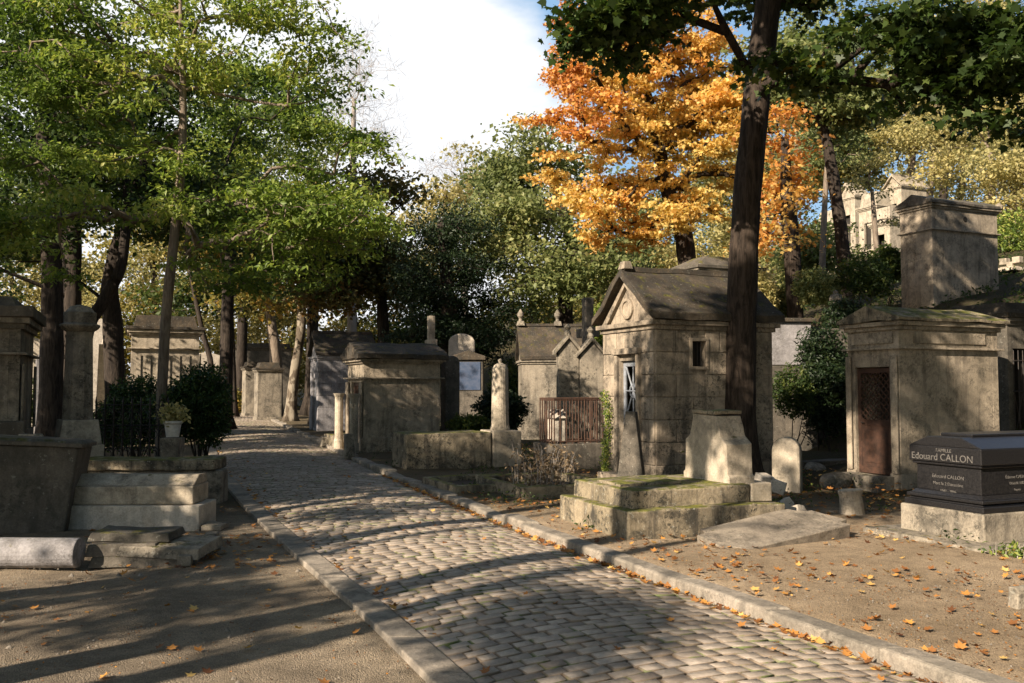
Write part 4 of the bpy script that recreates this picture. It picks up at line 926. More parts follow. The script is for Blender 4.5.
bm = B(); box(bm, -.06, .06, -.7, .7, 0, .1); rough(bm, 4, .012, 3); Y = 8.8; o = obj('edging_stone', bm, M['grey'], None, .015, (gx(203, Y), Y, 0), R(8)); tag(o, 'narrow grey edging stone running along the dark slab pile', 'edging stone')
# white obelisk
Y = 28.; x = gx(105, Y); t = thing('obelisk', 'white pointed obelisk between the dark trunks at left', 'obelisk', (x, Y, 0), TH)
zt = zz(322, Y); bm = B(); box(bm, -.24, .24, -.24, .24, .55, zt-.7, .06, .06); lathe(bm, [(.12, zt-.7), (.05, zt-.3), (.02, zt)], 8); obj('shaft', bm, M['white'], t, .01); bm = B(); box(bm, -.4, .4, -.4, .4, 0, .55, .04, .04); obj('base', bm, M['cream'], t, .02)
# baluster urns by the left mausoleum
for px, lab in ((28, 'stone baluster urn nearest the left edge mausoleum'), (37, 'stone baluster urn nearer the fluted pillar')):
    Y = 12.5; bm = B(); lathe(bm, [(.1, 0), (.1, .5), (.12, .55), (.08, .58), (.05, .66), (.07, .74), (.1, .84), (.11, .92), (.09, .95)], 14); o = obj('baluster', bm, M['cream'], None, 0, (gx(px, Y), Y, 0)); tag(o, lab, 'baluster', 'baluster urns by the left mausoleum')
# wrought iron fence in front of shrubs
Y = 15.5; xl = gx(97, Y); xr = gx(168, Y); t = thing('iron_fence', 'black wrought iron grave fence with curled ornaments behind the long grey block', 'fence', (xl, Y, 0), R(2))
bm = B(); w = xr-xl; zt = zz(402, Y)
for k in range(9):
    x = w*k/8; tube(bm, [(x, 0, 0), (x, 0, zt)], .014, 6); tube(bm, [(x, 0, zt), (x, 0, zt+.1)], [.02, .002], 6)
    if k < 8:
        c0 = x+w/16
        for z_ in (zt-.22, zt-.55, zt-.88):
            tube(bm, [(c0+.085*math.cos(a*.5)*(1-a*.035), 0, z_+.12*math.sin(a*.5)*(1-a*.035)) for a in range(18)], .009, 5)
for z_ in (.25, zt-.05, zt-.4): tube(bm, [(0, 0, z_), (w, 0, z_)], .013, 6)
obj('bars', bm, M['iron'], t, 0)
# planter
Y = 14.6; x = gx(174, Y); z0 = zz(437, Y); t = thing('planter', 'small white planter with yellow green plant on a stone foot behind the grey block', 'planter', (x, Y, 0))
bm = B(); box(bm, -.13, .13, -.13, .13, 0, z0-.01, -.02, -.02); obj('foot', bm, M['grey'], t, .01)
bm = B(); lathe(bm, [(.1, z0), (.13, z0+.2), (.16, z0+.23), (.16, z0+.26), (.13, z0+.26), (.12, z0+.2)], 18); obj('pot', bm, M['pot'], t, 0)
n = 420; g = RNG.normal(size=(n,3))*np.array([.09,.09,.08])+np.array([0,0,z0+.36]); lm = leaf_mesh('plant', g, .09, T_OVAL, np.clip(RNG.random(n), 0, 1), .4, .1); lm.materials.append(G['yellow']); o = bpy.data.objects.new('plant', lm); col.objects.link(o); o.parent = t
# pale tombs deep in the left plot
for i, (px, top, w_, Y, lab, mt, sh) in enumerate(((34, 338, 1.2, 30, 'pale wall tomb glimpsed right of the left edge mausoleum', 'white', 0), (50, 352, .6, 24, 'greenish slim headstone left of the fluted pillar', 'blue', 1), (58, 336, 1.0, 34, 'tall pale tomb slab behind the fluted pillar', 'cream', 0), (118, 372, .8, 30, 'low pale headstone right of the white obelisk', 'cream', 1),
          (206, 352, 1.6, 52, 'far pale tomb left of the road end', 'white', 0), (222, 360, 1.3, 56, 'far pale round topped tomb at the road end', 'white', 1), (244, 350, 1.5, 62, 'far pale tomb behind the curved dark trunks', 'white', 0), (96, 318, 1.2, 40, 'bright pale tomb top beside the white obelisk', 'white', 0),
          (366, 378, .8, 36, 'small white headstone left of the blue grey mausoleum', 'white', 1), (10, 352, 1.5, 40, 'far pale tomb behind the left edge mausoleum', 'white', 0))):
    x = gx(px, Y); h_ = zz(top, Y); bm = B()
    prism(bm, arch(w_, h_, 10, w_*.45) if sh else [(-w_/2, 0), (w_/2, 0), (w_/2, h_-.3), (w_/2+.1, h_-.25), (0, h_), (-w_/2-.1, h_-.25), (-w_/2, h_-.3)], 0, .5); o = obj('gravestone', bm, M[mt], None, .02, (x, Y, 0), TH-R(90)); tag(o, lab, 'gravestone')

# ------------------------------------------------------------------ trees
tree('tree', 'slender grey trunked tree with fresh green sprays left of the road', trk((160, 440, 16, .098), (165, 330, 16, .092), (173, 250, 16, .088), (181, 170, 16, .08), (183, 90, 16.1, .06), (180, 0, 16, .03)),
     [blob(180, 40, 16, 160, 80, 2.2), blob(60, 120, 16, 100, 80, 2), blob(290, 150, 16, 85, 75, 1.6), blob(330, 80, 16, 55, 40, 1), blob(200, 215, 15.6, 130, 45, 1.8), blob(60, 20, 16, 100, 70, 2), blob(300, 20, 16, 60, 50, 1.4), blob(40, 220, 15.6, 80, 50, 1.5), blob(290, 235, 15.6, 70, 35, 1.2), blob(200, 262, 15.4, 90, 22, 1.2), blob(330, 215, 15.8, 60, 30, 1.), blob(365, 100, 16, 30, 14, .5), blob(345, 140, 16, 48, 36, 1.2), blob(250, 190, 16, 80, 50, 1.6)],
     700, 60, .12, T_OVAL, 'green', 'bark_grey', .3, seed=3, up=1.1, droop=.5, flat=.2, tw=.007, hueclump=.55, gap=.08)
tree('tree', 'dark thick trunked tree directly behind the fluted pillar', trk((50, 425, 22, .3), (52, 330, 22, .26), (50, 220, 22, .22), (40, 80, 22, .14)),
     [blob(40, 60, 22, 130, 110), blob(-20, 200, 22, 110, 70), blob(110, 180, 22, 80, 60)], 170, 70, .17, T_CLUMP, 'mid', 'bark_dark', .6, seed=5)
tree('tree', 'dark leaning tree whose limb reaches over the white obelisk', trk((118, 420, 25, .3), (113, 330, 25, .26), (112, 270, 25, .22), (150, 150, 25, .15)),
     [blob(150, 90, 25, 140, 110), blob(70, 180, 25, 90, 70), blob(200, 220, 25, 100, 50)], 180, 70, .17, T_CLUMP, 'mid', 'bark_dark', .6, seed=6)
tree('tree', 'dark bent trunk crossing diagonally between pillar and obelisk', trk((85, 420, 23, .17), (86, 340, 23, .16), (104, 300, 23, .16), (122, 262, 23, .14), (128, 180, 23, .1)),
     [blob(130, 150, 23, 70, 60), blob(60, 250, 23, 60, 40)], 60, 60, .16, T_CLUMP, 'mid', 'bark_dark', .5, seed=8)
tree('tree', 'tall mid green tree standing behind the slender grey tree', trk((225, 410, 33, .26), (228, 300, 33, .22), (235, 180, 33, .16), (240, 60, 33, .08)),
     [blob(250, 110, 33, 62, 80), blob(200, 190, 33, 60, 50), blob(290, 200, 33, 60, 50), blob(310, 130, 33, 40, 40)], 330, 70, .17, T_CLUMP, 'green', 'bark_dark', .6, seed=151)
tree('tree', 'dark double trunked tree behind the left edge mausoleum', trk((72, 425, 27, .3), (72, 320, 27, .26), (75, 200, 27, .2)),
     [blob(40, 100, 27, 160, 100), blob(-60, 250, 27, 80, 70)], 120, 60, .2, T_CLUMP, 'mid', 'bark_dark', .7, seed=9)
tree('tree', 'thin dark curved trunk left of the road bend', trk((213, 400, 42, .16), (211, 365, 42, .14), (202, 330, 42, .12), (190, 270, 42, .1)),
     [blob(200, 250, 42, 50, 50), blob(180, 200, 42, 50, 60)], 60, 60, .26, T_CLUMP, 'olive', 'bark_dark', .8, seed=10)
tree('tree', 'thin dark straight trunk at the road bend', trk((235, 395, 46, .18), (232, 340, 46, .15), (229, 280, 46, .12)),
     [blob(235, 240, 46, 60, 60), blob(260, 290, 46, 50, 28)], 70, 60, .26, T_CLUMP, 'olive', 'bark_dark', .8, seed=11)
tree('tree', 'white barked plane tree standing beside the road bend', trk((290, 418, 40, .24), (295, 370, 40, .21), (301, 330, 40, .2), (302, 280, 40, .2), (300, 220, 40, .14)),
     [blob(300, 230, 40, 75, 65), blob(350, 270, 40, 60, 35), blob(250, 270, 40, 60, 35)], 130, 70, .25, T_CLUMP, 'olive', 'bark_pale', .8, seed=12)
tree('tree', 'pale trunked tree left of the white barked plane', trk((275, 410, 45, .32), (276, 360, 45, .3), (268, 300, 45, .2), (262, 240, 45, .12)),
     [blob(250, 210, 45, 60, 70), blob(220, 280, 45, 50, 30)], 90, 70, .26, T_CLUMP, 'mid', 'bark_grey', .8, seed=13)
tree('tree', 'slim dark trunk right of the white barked plane', trk((300+12, 420, 37, .12), (305+4, 370, 37, .1), (309, 300, 37, .09), (305, 240, 37, .06)),
     [blob(320, 255, 37, 50, 40)], 40, 60, .22, T_CLUMP, 'mid', 'bark_dark', .7, seed=14)
tree('tree', 'russet and olive tree above the square mausoleums', trk((385, 400, 38, .3), (383, 320, 38, .25), (375, 230, 38, .15)),
     [blob(368, 225, 38, 45, 60), blob(350, 265, 38, 60, 55), blob(395, 270, 38, 40, 50)], 170, 75, .24, T_CLUMP, 'rusty', 'bark_dark', .75, seed=15)
tree('yew_tree', 'dark evergreen yew in the centre behind the blue plaque tomb', trk((450, 400, 33, .35), (448, 300, 33, .28), (440, 220, 33, .1)),
     [blob(435, 275, 33, 30, 75), blob(455, 285, 33, 32, 60), blob(470, 330, 33, 34, 40), blob(420, 320, 33, 32, 50), blob(448, 225, 33, 20, 35)], 300, 120, .13, T_OVAL, 'dark', 'bark_dark', .5, seed=16, up=.3)
tree('tree', 'broad grey green tree with sunlit lower leaves behind the small chapel', trk((565, 400, 36, .35), (566, 300, 36, .28), (570, 240, 36, .24), (540, 140, 37, .14)),
     [blob(545, 150, 37, 62, 60), blob(510, 220, 36, 50, 50), blob(580, 240, 35, 70, 45), blob(530, 270, 34, 55, 40), blob(500, 160, 38, 26, 45)], 260, 85, .2, T_CLUMP, 'greygreen', 'bark_dark', .75, seed=17, gap=.1)
tree('tree', 'yellowing tree between the russet tree and the grey green tree', trk((445, 380, 58, .35), (445, 260, 58, .25), (445, 190, 58, .12)),
     [blob(440, 215, 58, 34, 42), blob(485, 190, 58, 40, 45)], 80, 70, .32, T_CLUMP, 'yellow', 'bark_grey', 1.1, seed=18)
for nm, lab, tr_, bl, n_, sd_ in (('bare_tree', 'leafless pale tree rising above the green crown at left', ((352, 380, 50, .3), (352, 200, 50, .2), (354, 100, 50, .1)), [blob(352, 85, 50, 46, 62), blob(380, 120, 50, 24, 40)], 620, 19),
                              ('bare_tree', 'leafless twiggy tree against the clouds left of the grey green tree', ((465, 380, 64, .3), (465, 220, 64, .2), (468, 180, 64, .1)), [blob(466, 172, 64, 42, 30)], 420, 20)):
    tree(nm, lab, trk(*tr_), bl, n_//2, 7, .8, T_TWIG, 'twigs', 'twig', .45, seed=sd_, tw=.005, up=.2, droop=-.5)
tree('maple_tree', 'large blazing orange maple behind the gabled mausoleum', trk((690, 330, 29, .34), (686, 250, 29, .3), (668, 190, 29, .24), (655, 130, 29, .18), (645, 80, 29, .1)),
     [blob(590, 115, 28, 65, 85, 2.4), blob(560, 185, 28, 38, 42, 1.5), blob(670, 90, 29, 80, 75, 2.8), blob(640, 190, 28, 70, 42, 2.), blob(725, 175, 29, 40, 50, 2.), blob(630, 15, 29, 80, 45, 2.4), blob(600, 215, 27.5, 40, 22, 1.3), blob(715, 90, 29, 36, 65, 2)],
     900, 68, .112, T_MAPLE, 'orange', 'bark', .32, seed=21, up=.7, droop=.3, hueclump=.65, flat=.3, gfreq=.8, gap=.08, tg=(.12, -.16), tw=.016, bflat=.8, bsz=1.9)
tree('maple_tree', 'smaller orange maple with mottled trunk right of the big dark trunk', trk((797, 300, 25, .24), (791, 240, 25, .22), (787, 200, 25, .2), (785, 140, 25, .1)),
     [blob(780, 120, 25, 14, 36, .7), blob(790, 180, 25, 18, 28, .7), blob(778, 220, 25, 14, 20, .5)], 70, 45, .12, T_MAPLE, 'orange', 'bark', .45, seed=22, hueclump=.6)
tree('tree', 'dark leaning tree on the slope before the pale hillside chapels', trk((847, 290, 27, .24), (842, 240, 27, .2), (832, 170, 27, .17), (822, 120, 27, .12)),
     [blob(815, 95, 27, 45, 45, 1.6), blob(855, 80, 27, 50, 50, 1.6), blob(800, 60, 27, 35, 40, 1.2)], 130, 75, .17, T_CLUMP, 'greygreen', 'bark_dark', .5, seed=23)
tree('maple_tree', 'tall dark trunked maple in the foreground with overhanging green leaves', trk((742, 485, 14.4, .26), (741, 420, 14.4, .245), (741, 340, 14.4, .235), (747, 200, 14.4, .22), (758, 90, 14.4, .21), (768, 0, 14.4, .205), (778, -90, 14.4, .19), (790, -230, 14.4, .14)),
     [blob(900, 20, 12.5, 130, 50, 1.6), blob(870, 85, 12.5, 50, 26, .8), blob(960, 60, 12, 60, 34, .9), blob(1005, 90, 12, 26, 28, .6), blob(820, 50, 12.5, 50, 28, .9), blob(650, 15, 12.5, 100, 22, 1.), blob(600, 20, 12, 38, 22, .7), blob(628, 42, 12, 26, 20, .5)]*3+[blob(760, -90, 14, 260, 60, 3.), blob(700, -240, 14.4, 200, 100, 3.), blob(880, -220, 14.4, 180, 110, 3.), ((.2, 9.6, 9.2), (2.2, 2., 1.3)), ((3.2, 9.2, 9.4), (2.2, 2., 1.3)), ((4, 11, 13), (4., 4., 2.)), ((0, 14, 13), (3.5, 3.5, 2.))],  # lobes in world coordinates: unseen canopy added to shade trunk and block sky
     760, 72, .12, T_MAPLE, 'maple', 'bark', .3, seed=24, up=1.0, droop=.6, flat=.4, tw=.009, hueclump=.2, gfreq=1.1, gap=.26)
# hillside and background
tree('tree', 'airy light green tree in front of the pale hillside chapels', trk((880, 300, 38, .14), (876, 240, 38, .12), (872, 190, 38, .08)), [blob(868, 165, 38, 16, 24, .9), blob(905, 200, 38, 22, 18, .9)], 40, 45, .13, T_CLUMP, 'yellow', 'bark_grey', .4, seed=31, gap=.2)
tree('tree', 'thin light green tree rising between the two right trunks', trk((822, 300, 36, .14), (824, 220, 36, .12), (830, 120, 36, .08)), [blob(826, 130, 36, 30, 60, 1.6)], 70, 50, .15, T_CLUMP, 'greygreen', 'bark_grey', .4, seed=32, gap=.2)
hz = [((985, 140, 52, 75, 65, 3), 'yellow', 'tall yellow green tree on the hill at the right edge'), ((905, 120, 62, 55, 45, 3), 'yellow', 'yellow tree on the hilltop above the pale chapels'), ((845, 150, 64, 45, 50, 3), 'olive', 'olive tree on the hilltop behind the dark leaning tree'),
      ((1010, 205, 40, 45, 50, 2.5), 'yellow', 'bright yellow shrub tree beside the tall closed mausoleum'), ((930, 60, 70, 80, 50, 4), 'olive', 'far olive tree highest on the hill'), ((790, 110, 60, 50, 70, 3), 'greygreen', 'grey green tree behind the smaller orange maple'),
      ((1060, 100, 60, 80, 90, 3), 'yellow', 'yellow tree cut by the right edge on the hill'), ((650, 260, 48, 70, 50, 3), 'yellow', 'pale yellow tree under the big orange crown'), ((735, 255, 45, 50, 40, 3), 'yellow', 'yellow undergrowth tree behind the big dark trunk'), ((610, 290, 52, 50, 40, 3), 'olive', 'olive tree behind the stone cross'),
      ((815, 250, 40, 22, 26, 2), 'greygreen', 'small bushy tree between the smaller maple and the leaning tree')]
for i, (b, mt, lab) in enumerate(hz):
    px, py, Y, rx, rz, ry = b
    tree('tree', lab, trk((px, 380, Y, .28), (px+8, py+rz*.6, Y, .22), (px, py, Y, .1)), [blob(px, py, Y, rx, rz, ry)], 110, 70, .0045*Y, T_CLUMP, mt, 'bark_grey', .016*Y, seed=40+i, gap=.12)
far = [(-60, 250, 55, 'mid'), (10, 270, 62, 'yellow'), (80, 260, 70, 'olive'), (150, 250, 60, 'yellow'), (215, 270, 74, 'yellow'), (290, 275, 70, 'yellow'), (350, 290, 60, 'olive'), (410, 300, 66, 'mid'), (530, 290, 64, 'olive'), (600, 230, 72, 'greygreen'), (680, 220, 74, 'olive'), (760, 200, 76, 'greygreen'), (835, 90, 88, 'olive'), (960, 100, 86, 'yellow'), (1060, 200, 70, 'olive'),
       (60, 130, 48, 'mid'), (240, 170, 52, 'mid'), (310, 190, 48, 'greygreen'), (850, 50, 70, 'greygreen'), (945, 40, 74, 'yellow'), (1020, 70, 66, 'yellow'), (760, 120, 72, 'yellow'), (150, 330, 58, 'olive'), (265, 350, 70, 'yellow'), (30, 330, 52, 'yellow')]
lab_f = ['far green tree at the left edge of the wood', 'far yellow tree behind the dark double trunk', 'far olive tree behind the bent dark trunk', 'far yellow tree behind the flat roofed pale chapel', 'far yellow tree above the thin curved trunk', 'far yellow tree behind the white barked plane', 'far olive tree behind the blue grey mausoleum', 'far green tree behind the yew',
         'far olive tree behind the broad grey green tree', 'far grey green tree behind the orange crown', 'far olive tree behind the big orange maple', 'far tree behind the smaller orange maple', 'far olive tree on the hilltop skyline', 'far yellow tree on the hilltop skyline at right', 'far olive tree beyond the right edge of the hill',
         'tall green tree filling the upper left behind the slender tree', 'tall green tree behind the slender tree toward the gap of sky', 'tall grey green tree right of the slender tree under the bare twigs', 'tall grey green tree on the hill above the dark leaning tree', 'tall yellow tree on the hill above the tall closed mausoleum', 'tall yellow tree on the hill at the top right corner', 'tall yellow tree behind the big dark trunk and the orange crown', 'low olive tree under the crowns behind the pale chapel', 'low yellow tree at the end of the road', 'low yellow tree beyond the dark trunks at left']
for i, (px, py, Y, mt) in enumerate(far):
    rx = 75 if i < 15 else 70; rz = 75 if i < 15 else (90 if i < 22 else 45)
    tree('tree', lab_f[i], trk((px, 395, Y, .32), (px+5, py+rz*.6, Y, .25), (px, py, Y, .12)), [blob(px, py, Y, rx, rz, 4), blob(px-20, min(py+60, 350), Y, rx*.8, 40, 4)], 130, 60, .0048*Y, T_CLUMP, mt, 'bark_dark', .018*Y, seed=70+i, gap=.0, group='trees of the far wood')
# unseen: left row throws dappled shade, right and rear trees added to dim sky
for i, (x, y, h, r_, n_, lab) in enumerate(SHADE_ROW):
    tree('tree', lab, [(x, y, 0, .2), (x+.1, y+.1, h*.35, .17), (x, y+.1, h*.75, .1), (x, y, h, .04)], [((x, y, h*.78), (r_, r_, h*.24)), ((x+.8, y+.9, h*.6), (r_*.8, r_*.8, h*.15))], n_ if n_ < 60 else int(n_*.62), 0 if n_ <= 10 else 110, .17 if r_ < 3.3 else .32, T_CLUMP, 'green', 'bark', .45 if r_ < 3.3 else .8, seed=120+i, gap=.16, gfreq=.6, bsz=1.7, group='row of trees beside the path')

tree('tree', 'unseen leaning tree with one dense high bough added to shade the sandstone side wall', [(-7.4, 3.2, 0, .2), (-7.2, 3.6, 4, .16), (-6.2, 4.4, 7.6, .1), (-5.4, 4.9, 9.2, .05)], [((-5.5, 4.9, 8.6), (1.25, 1.1, 1.2)), ((-4.0, 4.6, 9.6), (1., 1., .8))], 60, 110, .17, T_CLUMP, 'green', 'bark', .42, seed=140, gap=-.3)  # out of view; bough added and placed to shade the main mausoleum's side
# shrubs, hedge, ivy, dry stalks
Y = 16.5
bush('hedge', 'dense dark green hedge bush beside the road strip at left', [blob(203, 400, Y, 26, 36, .7), blob(185, 412, Y, 34, 30, .7), blob(210, 420, Y, 20, 26, .5)], 20000, .08, 'hedge', seed=3)
bush('bush', 'dark shrub growing behind the wrought iron fence', [blob(138, 405, 17.5, 32, 28, .6), blob(112, 425, 17.5, 24, 24, .5), blob(150, 425, 17., 30, 24, .4)], 13000, .08, 'hedge', seed=4)
for i, (px, py, Y, rx, rz, mt, lab) in enumerate(((862, 276, 24, 30, 22, 'mid', 'green shrub left of the tall closed mausoleum'), (888, 262, 26, 16, 18, 'mid', 'green shrub touching the tall closed mausoleum'), (815, 287, 24, 24, 20, 'greygreen', 'grey green shrub at the foot of the smaller orange maple'),
       (822, 355, 19.2, 26, 32, 'dark', 'dark ivy mass covering the tomb between the mausoleums'), (780, 300, 26, 20, 16, 'greygreen', 'grey green bush behind the big dark trunk'), (1015, 235, 34, 30, 26, 'green', 'green shrub right of the tall closed mausoleum'),
       (352, 428, 34, 16, 18, 'dark', 'small dark bush left of the blue grey mausoleum'), (600, 330, 24, 10, 26, 'green', 'bright green sprig between the chapel and the sandstone gable'), (510, 385, 33, 22, 26, 'mid', 'green bush right of the blue plaque tomb'),
       (235, 400, 50, 14, 10, 'olive', 'low olive bush at the far end of the road'), (826, 385, 18.8, 24, 24, 'dark', 'dark ivy clump hanging low at the wall beside the lattice door'), (845, 320, 21, 22, 22, 'dark', 'dark shrub behind the lattice door mausoleum'),
       (760, 292, 24, 16, 22, 'yellow', 'yellow green bush beside the hidden grey roof'), (792, 392, 18.3, 22, 26, 'mid', 'ivy mound against the base of the blue grey block tomb'), (500, 405, 23, 26, 14, 'dark', 'dark undergrowth bush behind the truncated column'), (425, 425, 26, 14, 12, 'dark', 'small dark bush behind the long grave wall'), (470, 425, 22, 22, 10, 'mid', 'low green bush behind the long grave wall'), (15, 400, 24, 30, 26, 'mid', 'green bush behind the left edge mausoleum'), (150, 398, 30, 30, 20, 'dark', 'dark bush at the foot of the pale chapel'))):
    bush('shrub', lab, [blob(px, py, Y, rx, rz, rx/F*Y*.7), blob(px+rx*.5, py+rz*.4, Y, rx*.6, rz*.6, rx/F*Y*.5)]+([blob(px, py+rz*1.2, Y, rx*.9, rz*.8, rx/F*Y*.6)] if mt == 'dark' else []), 3200 if mt != 'dark' else 6500, .0045*Y, mt, seed=20+i, stems=4 if mt != 'dark' else 2)
def stalks(name, label, cx, cyy, n, h, rad, mat='dry', seed=1, ls=.07):
    rng = np.random.default_rng(seed); z = Hf(cx, cyy); t = thing(name, label, 'plant', (cx, cyy, z)); bm = B(); L = []
    for i in range(n):
        a = rng.uniform(0, 6.28); r = rad*rng.random()**.5; x, y = r*math.cos(a), r*math.sin(a); hh = h*rng.uniform(.5, 1.1); dx, dy = rng.normal(size=2)*.16*hh
        tube(bm, [(x, y, -.02), (x+dx*.4, y+dy*.4, hh*.6), (x+dx, y+dy, hh)], [.006, .004, .002], 4)
        for k in range(14): s = rng.uniform(.2, 1); L.append((x+dx*s+rng.normal()*.05, y+dy*s+rng.normal()*.05, hh*s))
    obj('stem', bm, M['twig'], t, 0); L = np.array(L); lm = leaf_mesh('leaves', L, ls, T_OVAL, rng.random(len(L)), .3, .1, rng); lm.materials.append(G[mat]); o = bpy.data.objects.new('leaves', lm); col.objects.link(o); o.parent = t
stalks('dry_plant', 'dry brown stalks growing behind the mossy grave', gx(538, 12.8), 12.8, 40, .7, .4, seed=2)
stalks('dry_plant', 'dry brown stalks at the foot of the railing wall', gx(556, 14.6), 14.6, 26, .6, .35, seed=3)
stalks('weed', 'small green weed at the corner of the black tomb', gx(1003, 8.1), 8.1, 12, .12, .14, 'green', 4, .05)
stalks('weed', 'dark leafy weed against the sandstone side wall', gx(690, 14.3), 14.1, 16, .5, .2, 'mid', 5, .08)
# ivy climbing beside the pale door
C_, W_2, D_ = place(655, 604, 772, 13.9); rng = np.random.default_rng(9); n = 900
u = np.array([-NY, NX]); nv = np.array([NX, NY]); hz_ = rng.random(n)**1.3*1.45; q = .42*W_2+rng.normal(size=n)*.07+hz_*.12+.5*0
q = W_2*.86+np.sin(hz_*5)*.05+rng.normal(size=n)*.06
P_ = np.column_stack([-NY*q*1-nv[0]*(.07+rng.random(n)*.05), NX*q-nv[1]*(.07+rng.random(n)*.05), hz_])
lm = leaf_mesh('ivy', P_, .055, T_OVAL, rng.random(n), .1, .3, rng); lm.materials.append(G['green']); o = bpy.data.objects.new('ivy', lm); col.objects.link(o); o.location = C_; tag(o, 'ivy climbing the pilaster left of the pale metal door', 'ivy', None, 'stuff')

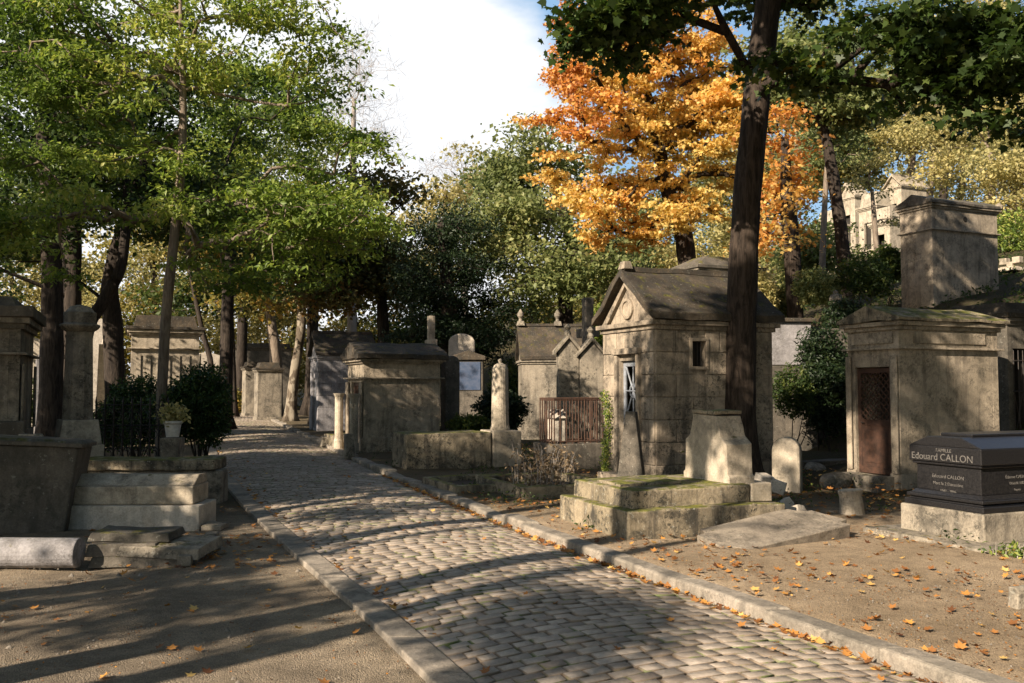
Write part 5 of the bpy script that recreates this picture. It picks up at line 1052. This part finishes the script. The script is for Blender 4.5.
# fallen leaves
def litter():
    rng = np.random.default_rng(33); P_ = []
    def add(n, f):
        k = 0
        while k < n:
            p = f()
            if p is not None: P_.append(p); k += 1
    def kerbline():
        y = rng.uniform(1, 16)**1.0; s = -abs(rng.normal())*.06-.01; return (XR(y)+s, y, .035)
    def rightside():
        y = rng.uniform(3, 14); x = XR(y)+.25+rng.random()**1.2*5.5
        if mnoise.noise(Vector((x*.9, y*.9, 3))) < rng.uniform(-.5, .35): return None
        return (x, y, Hf(x, y)+.012)
    def roadl():
        y = rng.uniform(2, 20); x = rng.uniform(XL(y), XR(y)); return (x, y, .07)
    def gutter():
        y = rng.uniform(2, 22); return (XL(y)+abs(rng.normal())*.05, y, .05)
    def leftside():
        y = rng.uniform(3, 12); x = XL(y)-.25-rng.random()**1.1*5
        if mnoise.noise(Vector((x*.8, y*.8, 5))) < rng.uniform(-.5, .35): return None
        return (x, y, .012)
    def leftpile():
        y = rng.uniform(7.9, 9.8); x = gx(215, y)+rng.normal()*.35; return (x, y, .015)
    def slope():
        y = rng.uniform(12, 24); x = XR(y)+rng.uniform(3, 12); return (x, y, Hf(x, y)+.02)
    def nearslab():
        y = rng.uniform(7, 12.5); x = XR(y)+.3+rng.random()*6; return (x, y, Hf(x, y)+.015)
    add(650, kerbline); add(1100, rightside); add(70, roadl); add(110, gutter); add(300, leftside); add(160, leftpile); add(2500, slope); add(500, nearslab)
    Pn = np.array(P_); n = len(Pn); tint = np.clip(rng.normal(.5, .28, n), 0, 1)
    lm = leaf_mesh('fallen_leaves', Pn, .055, T_MAPLE, tint, 3.0, 0, rng)
    V = np.empty(len(lm.vertices)*3, np.float32); lm.vertices.foreach_get('co', V); V = V.reshape(-1, 3)
    base = np.repeat(Pn, 12, 0); d = np.linalg.norm(V[:,:2]-base[:,:2], axis=1); V[:,2] = base[:,2]+np.abs(V[:,2]-base[:,2])*.6+(d**2)*6*rng.uniform(.3, 1.6, n).repeat(12)
    lm.vertices.foreach_set('co', V.ravel()); lm.materials.append(G['litter']); o = bpy.data.objects.new('fallen_leaves', lm); col.objects.link(o); tag(o, 'dry orange and brown autumn leaves scattered on the ground', 'leaves', None, 'stuff')
    # broken leaf bits and twigs
    n = 16000; y = rng.uniform(3.5, 15, n); side = rng.random(n) < .72; x = np.where(side, XR(y)+.22+rng.random(n)**1.1*6.5, XL(y)-.25-rng.random(n)*4.5)
    lump = np.array([mnoise.noise(Vector((a*1.1, b*1.1, 8))) for a, b in zip(x, y)]); k = lump > rng.uniform(-.5, .3, n); x, y = x[k], y[k]
    Pn = np.column_stack([x, y, H(x, y)+.006]); lm = leaf_mesh('leaf_litter', Pn, .02, T_CLUMP, np.clip(rng.normal(.3, .22, len(x)), 0, 1), 2.5, 0, rng); lm.materials.append(G['litter']); o = bpy.data.objects.new('leaf_litter', lm); col.objects.link(o); tag(o, 'crumbled brown leaf bits strewn over the bare earth', 'leaf litter', None, 'stuff')
    # weeds round the foot of the graves
    n = 26000; y = rng.uniform(8.5, 24, n); x = np.array([XR(v) for v in y])+.3+rng.random(n)*7; lump = np.array([mnoise.noise(Vector((a*1.3, b*1.3, 21))) for a, b in zip(x, y)]); k = lump > .3-.02*(y-9); x, y, lump = x[k], y[k], lump[k]
    Pn = np.column_stack([x, y, H(x, y)+rng.random(len(x))*.16*lump*2]); lm = leaf_mesh('weeds', Pn, .05, T_OVAL, np.clip(rng.normal(.45, .25, len(x)), 0, 1), .5, 0, rng); lm.materials.append(G['mid']); o = bpy.data.objects.new('weeds', lm); col.objects.link(o); tag(o, 'low green weeds growing round the foot of the graves', 'weeds', None, 'stuff')
    # small stones and grit
    n = 6000; y = rng.uniform(3.2, 12, n)**1; side = rng.random(n) < .55
    x = np.where(side, XL(y)-.26-rng.random(n)*5, XR(y)+.25+rng.random(n)*6); s = rng.uniform(.004, .013, n)*(1+(rng.random(n) < .03)*1.8)
    tv = np.array([(1,0,0),(-.5,.85,0),(-.5,-.85,0),(0,0,1.)])*.9; an = rng.uniform(0, 6.28, n); c, q = np.cos(an), np.sin(an)
    V = np.stack([c[:,None]*tv[None,:,0]-q[:,None]*tv[None,:,1], q[:,None]*tv[None,:,0]+c[:,None]*tv[None,:,1], np.repeat(tv[None,:,2], n, 0)], 2)*s[:,None,None]
    V += np.column_stack([x, y, H(x, y)-.001])[:,None,:]
    f = np.array([(0,1,3),(1,2,3),(2,0,3)]).ravel(); idx = (np.arange(n)*4)[:,None]+f[None,:]
    me = np_mesh('gravel', V.reshape(-1,3), idx.ravel(), np.full(n*3, 3)); me.materials.append(M['kerb']); o = bpy.data.objects.new('gravel', me); col.objects.link(o); tag(o, 'loose small gravel stones on the path and earth', 'gravel', None, 'stuff')
litter()

def ground_cover():
    rng = np.random.default_rng(77); n = 60000; y = rng.uniform(14, 40, n); x = np.array([XR(v) for v in y])+rng.uniform(4, 26, n); s = sdist(x, y)
    lump = np.array([mnoise.noise(Vector((a*.8, b*.8, 2))) for a, b in zip(x, y)]); k = (s > 9.4) & (s < 25) & (lump > -.12); x, y, lump = x[k], y[k], lump[k]
    P_ = np.column_stack([x, y, H(x, y)+.03+rng.random(len(x))*(.12+.5*np.clip(lump, 0, 1))])
    lm = leaf_mesh('ivy_ground_cover', P_, .11, T_OVAL, np.clip(.4+lump+rng.normal(size=len(x))*.2, 0, 1), .9, .1, rng); lm.materials.append(G['mid']); o = bpy.data.objects.new('ground_cover', lm); col.objects.link(o); tag(o, 'dark ivy and low weeds covering the slope', 'ground cover', None, 'stuff')
ground_cover()
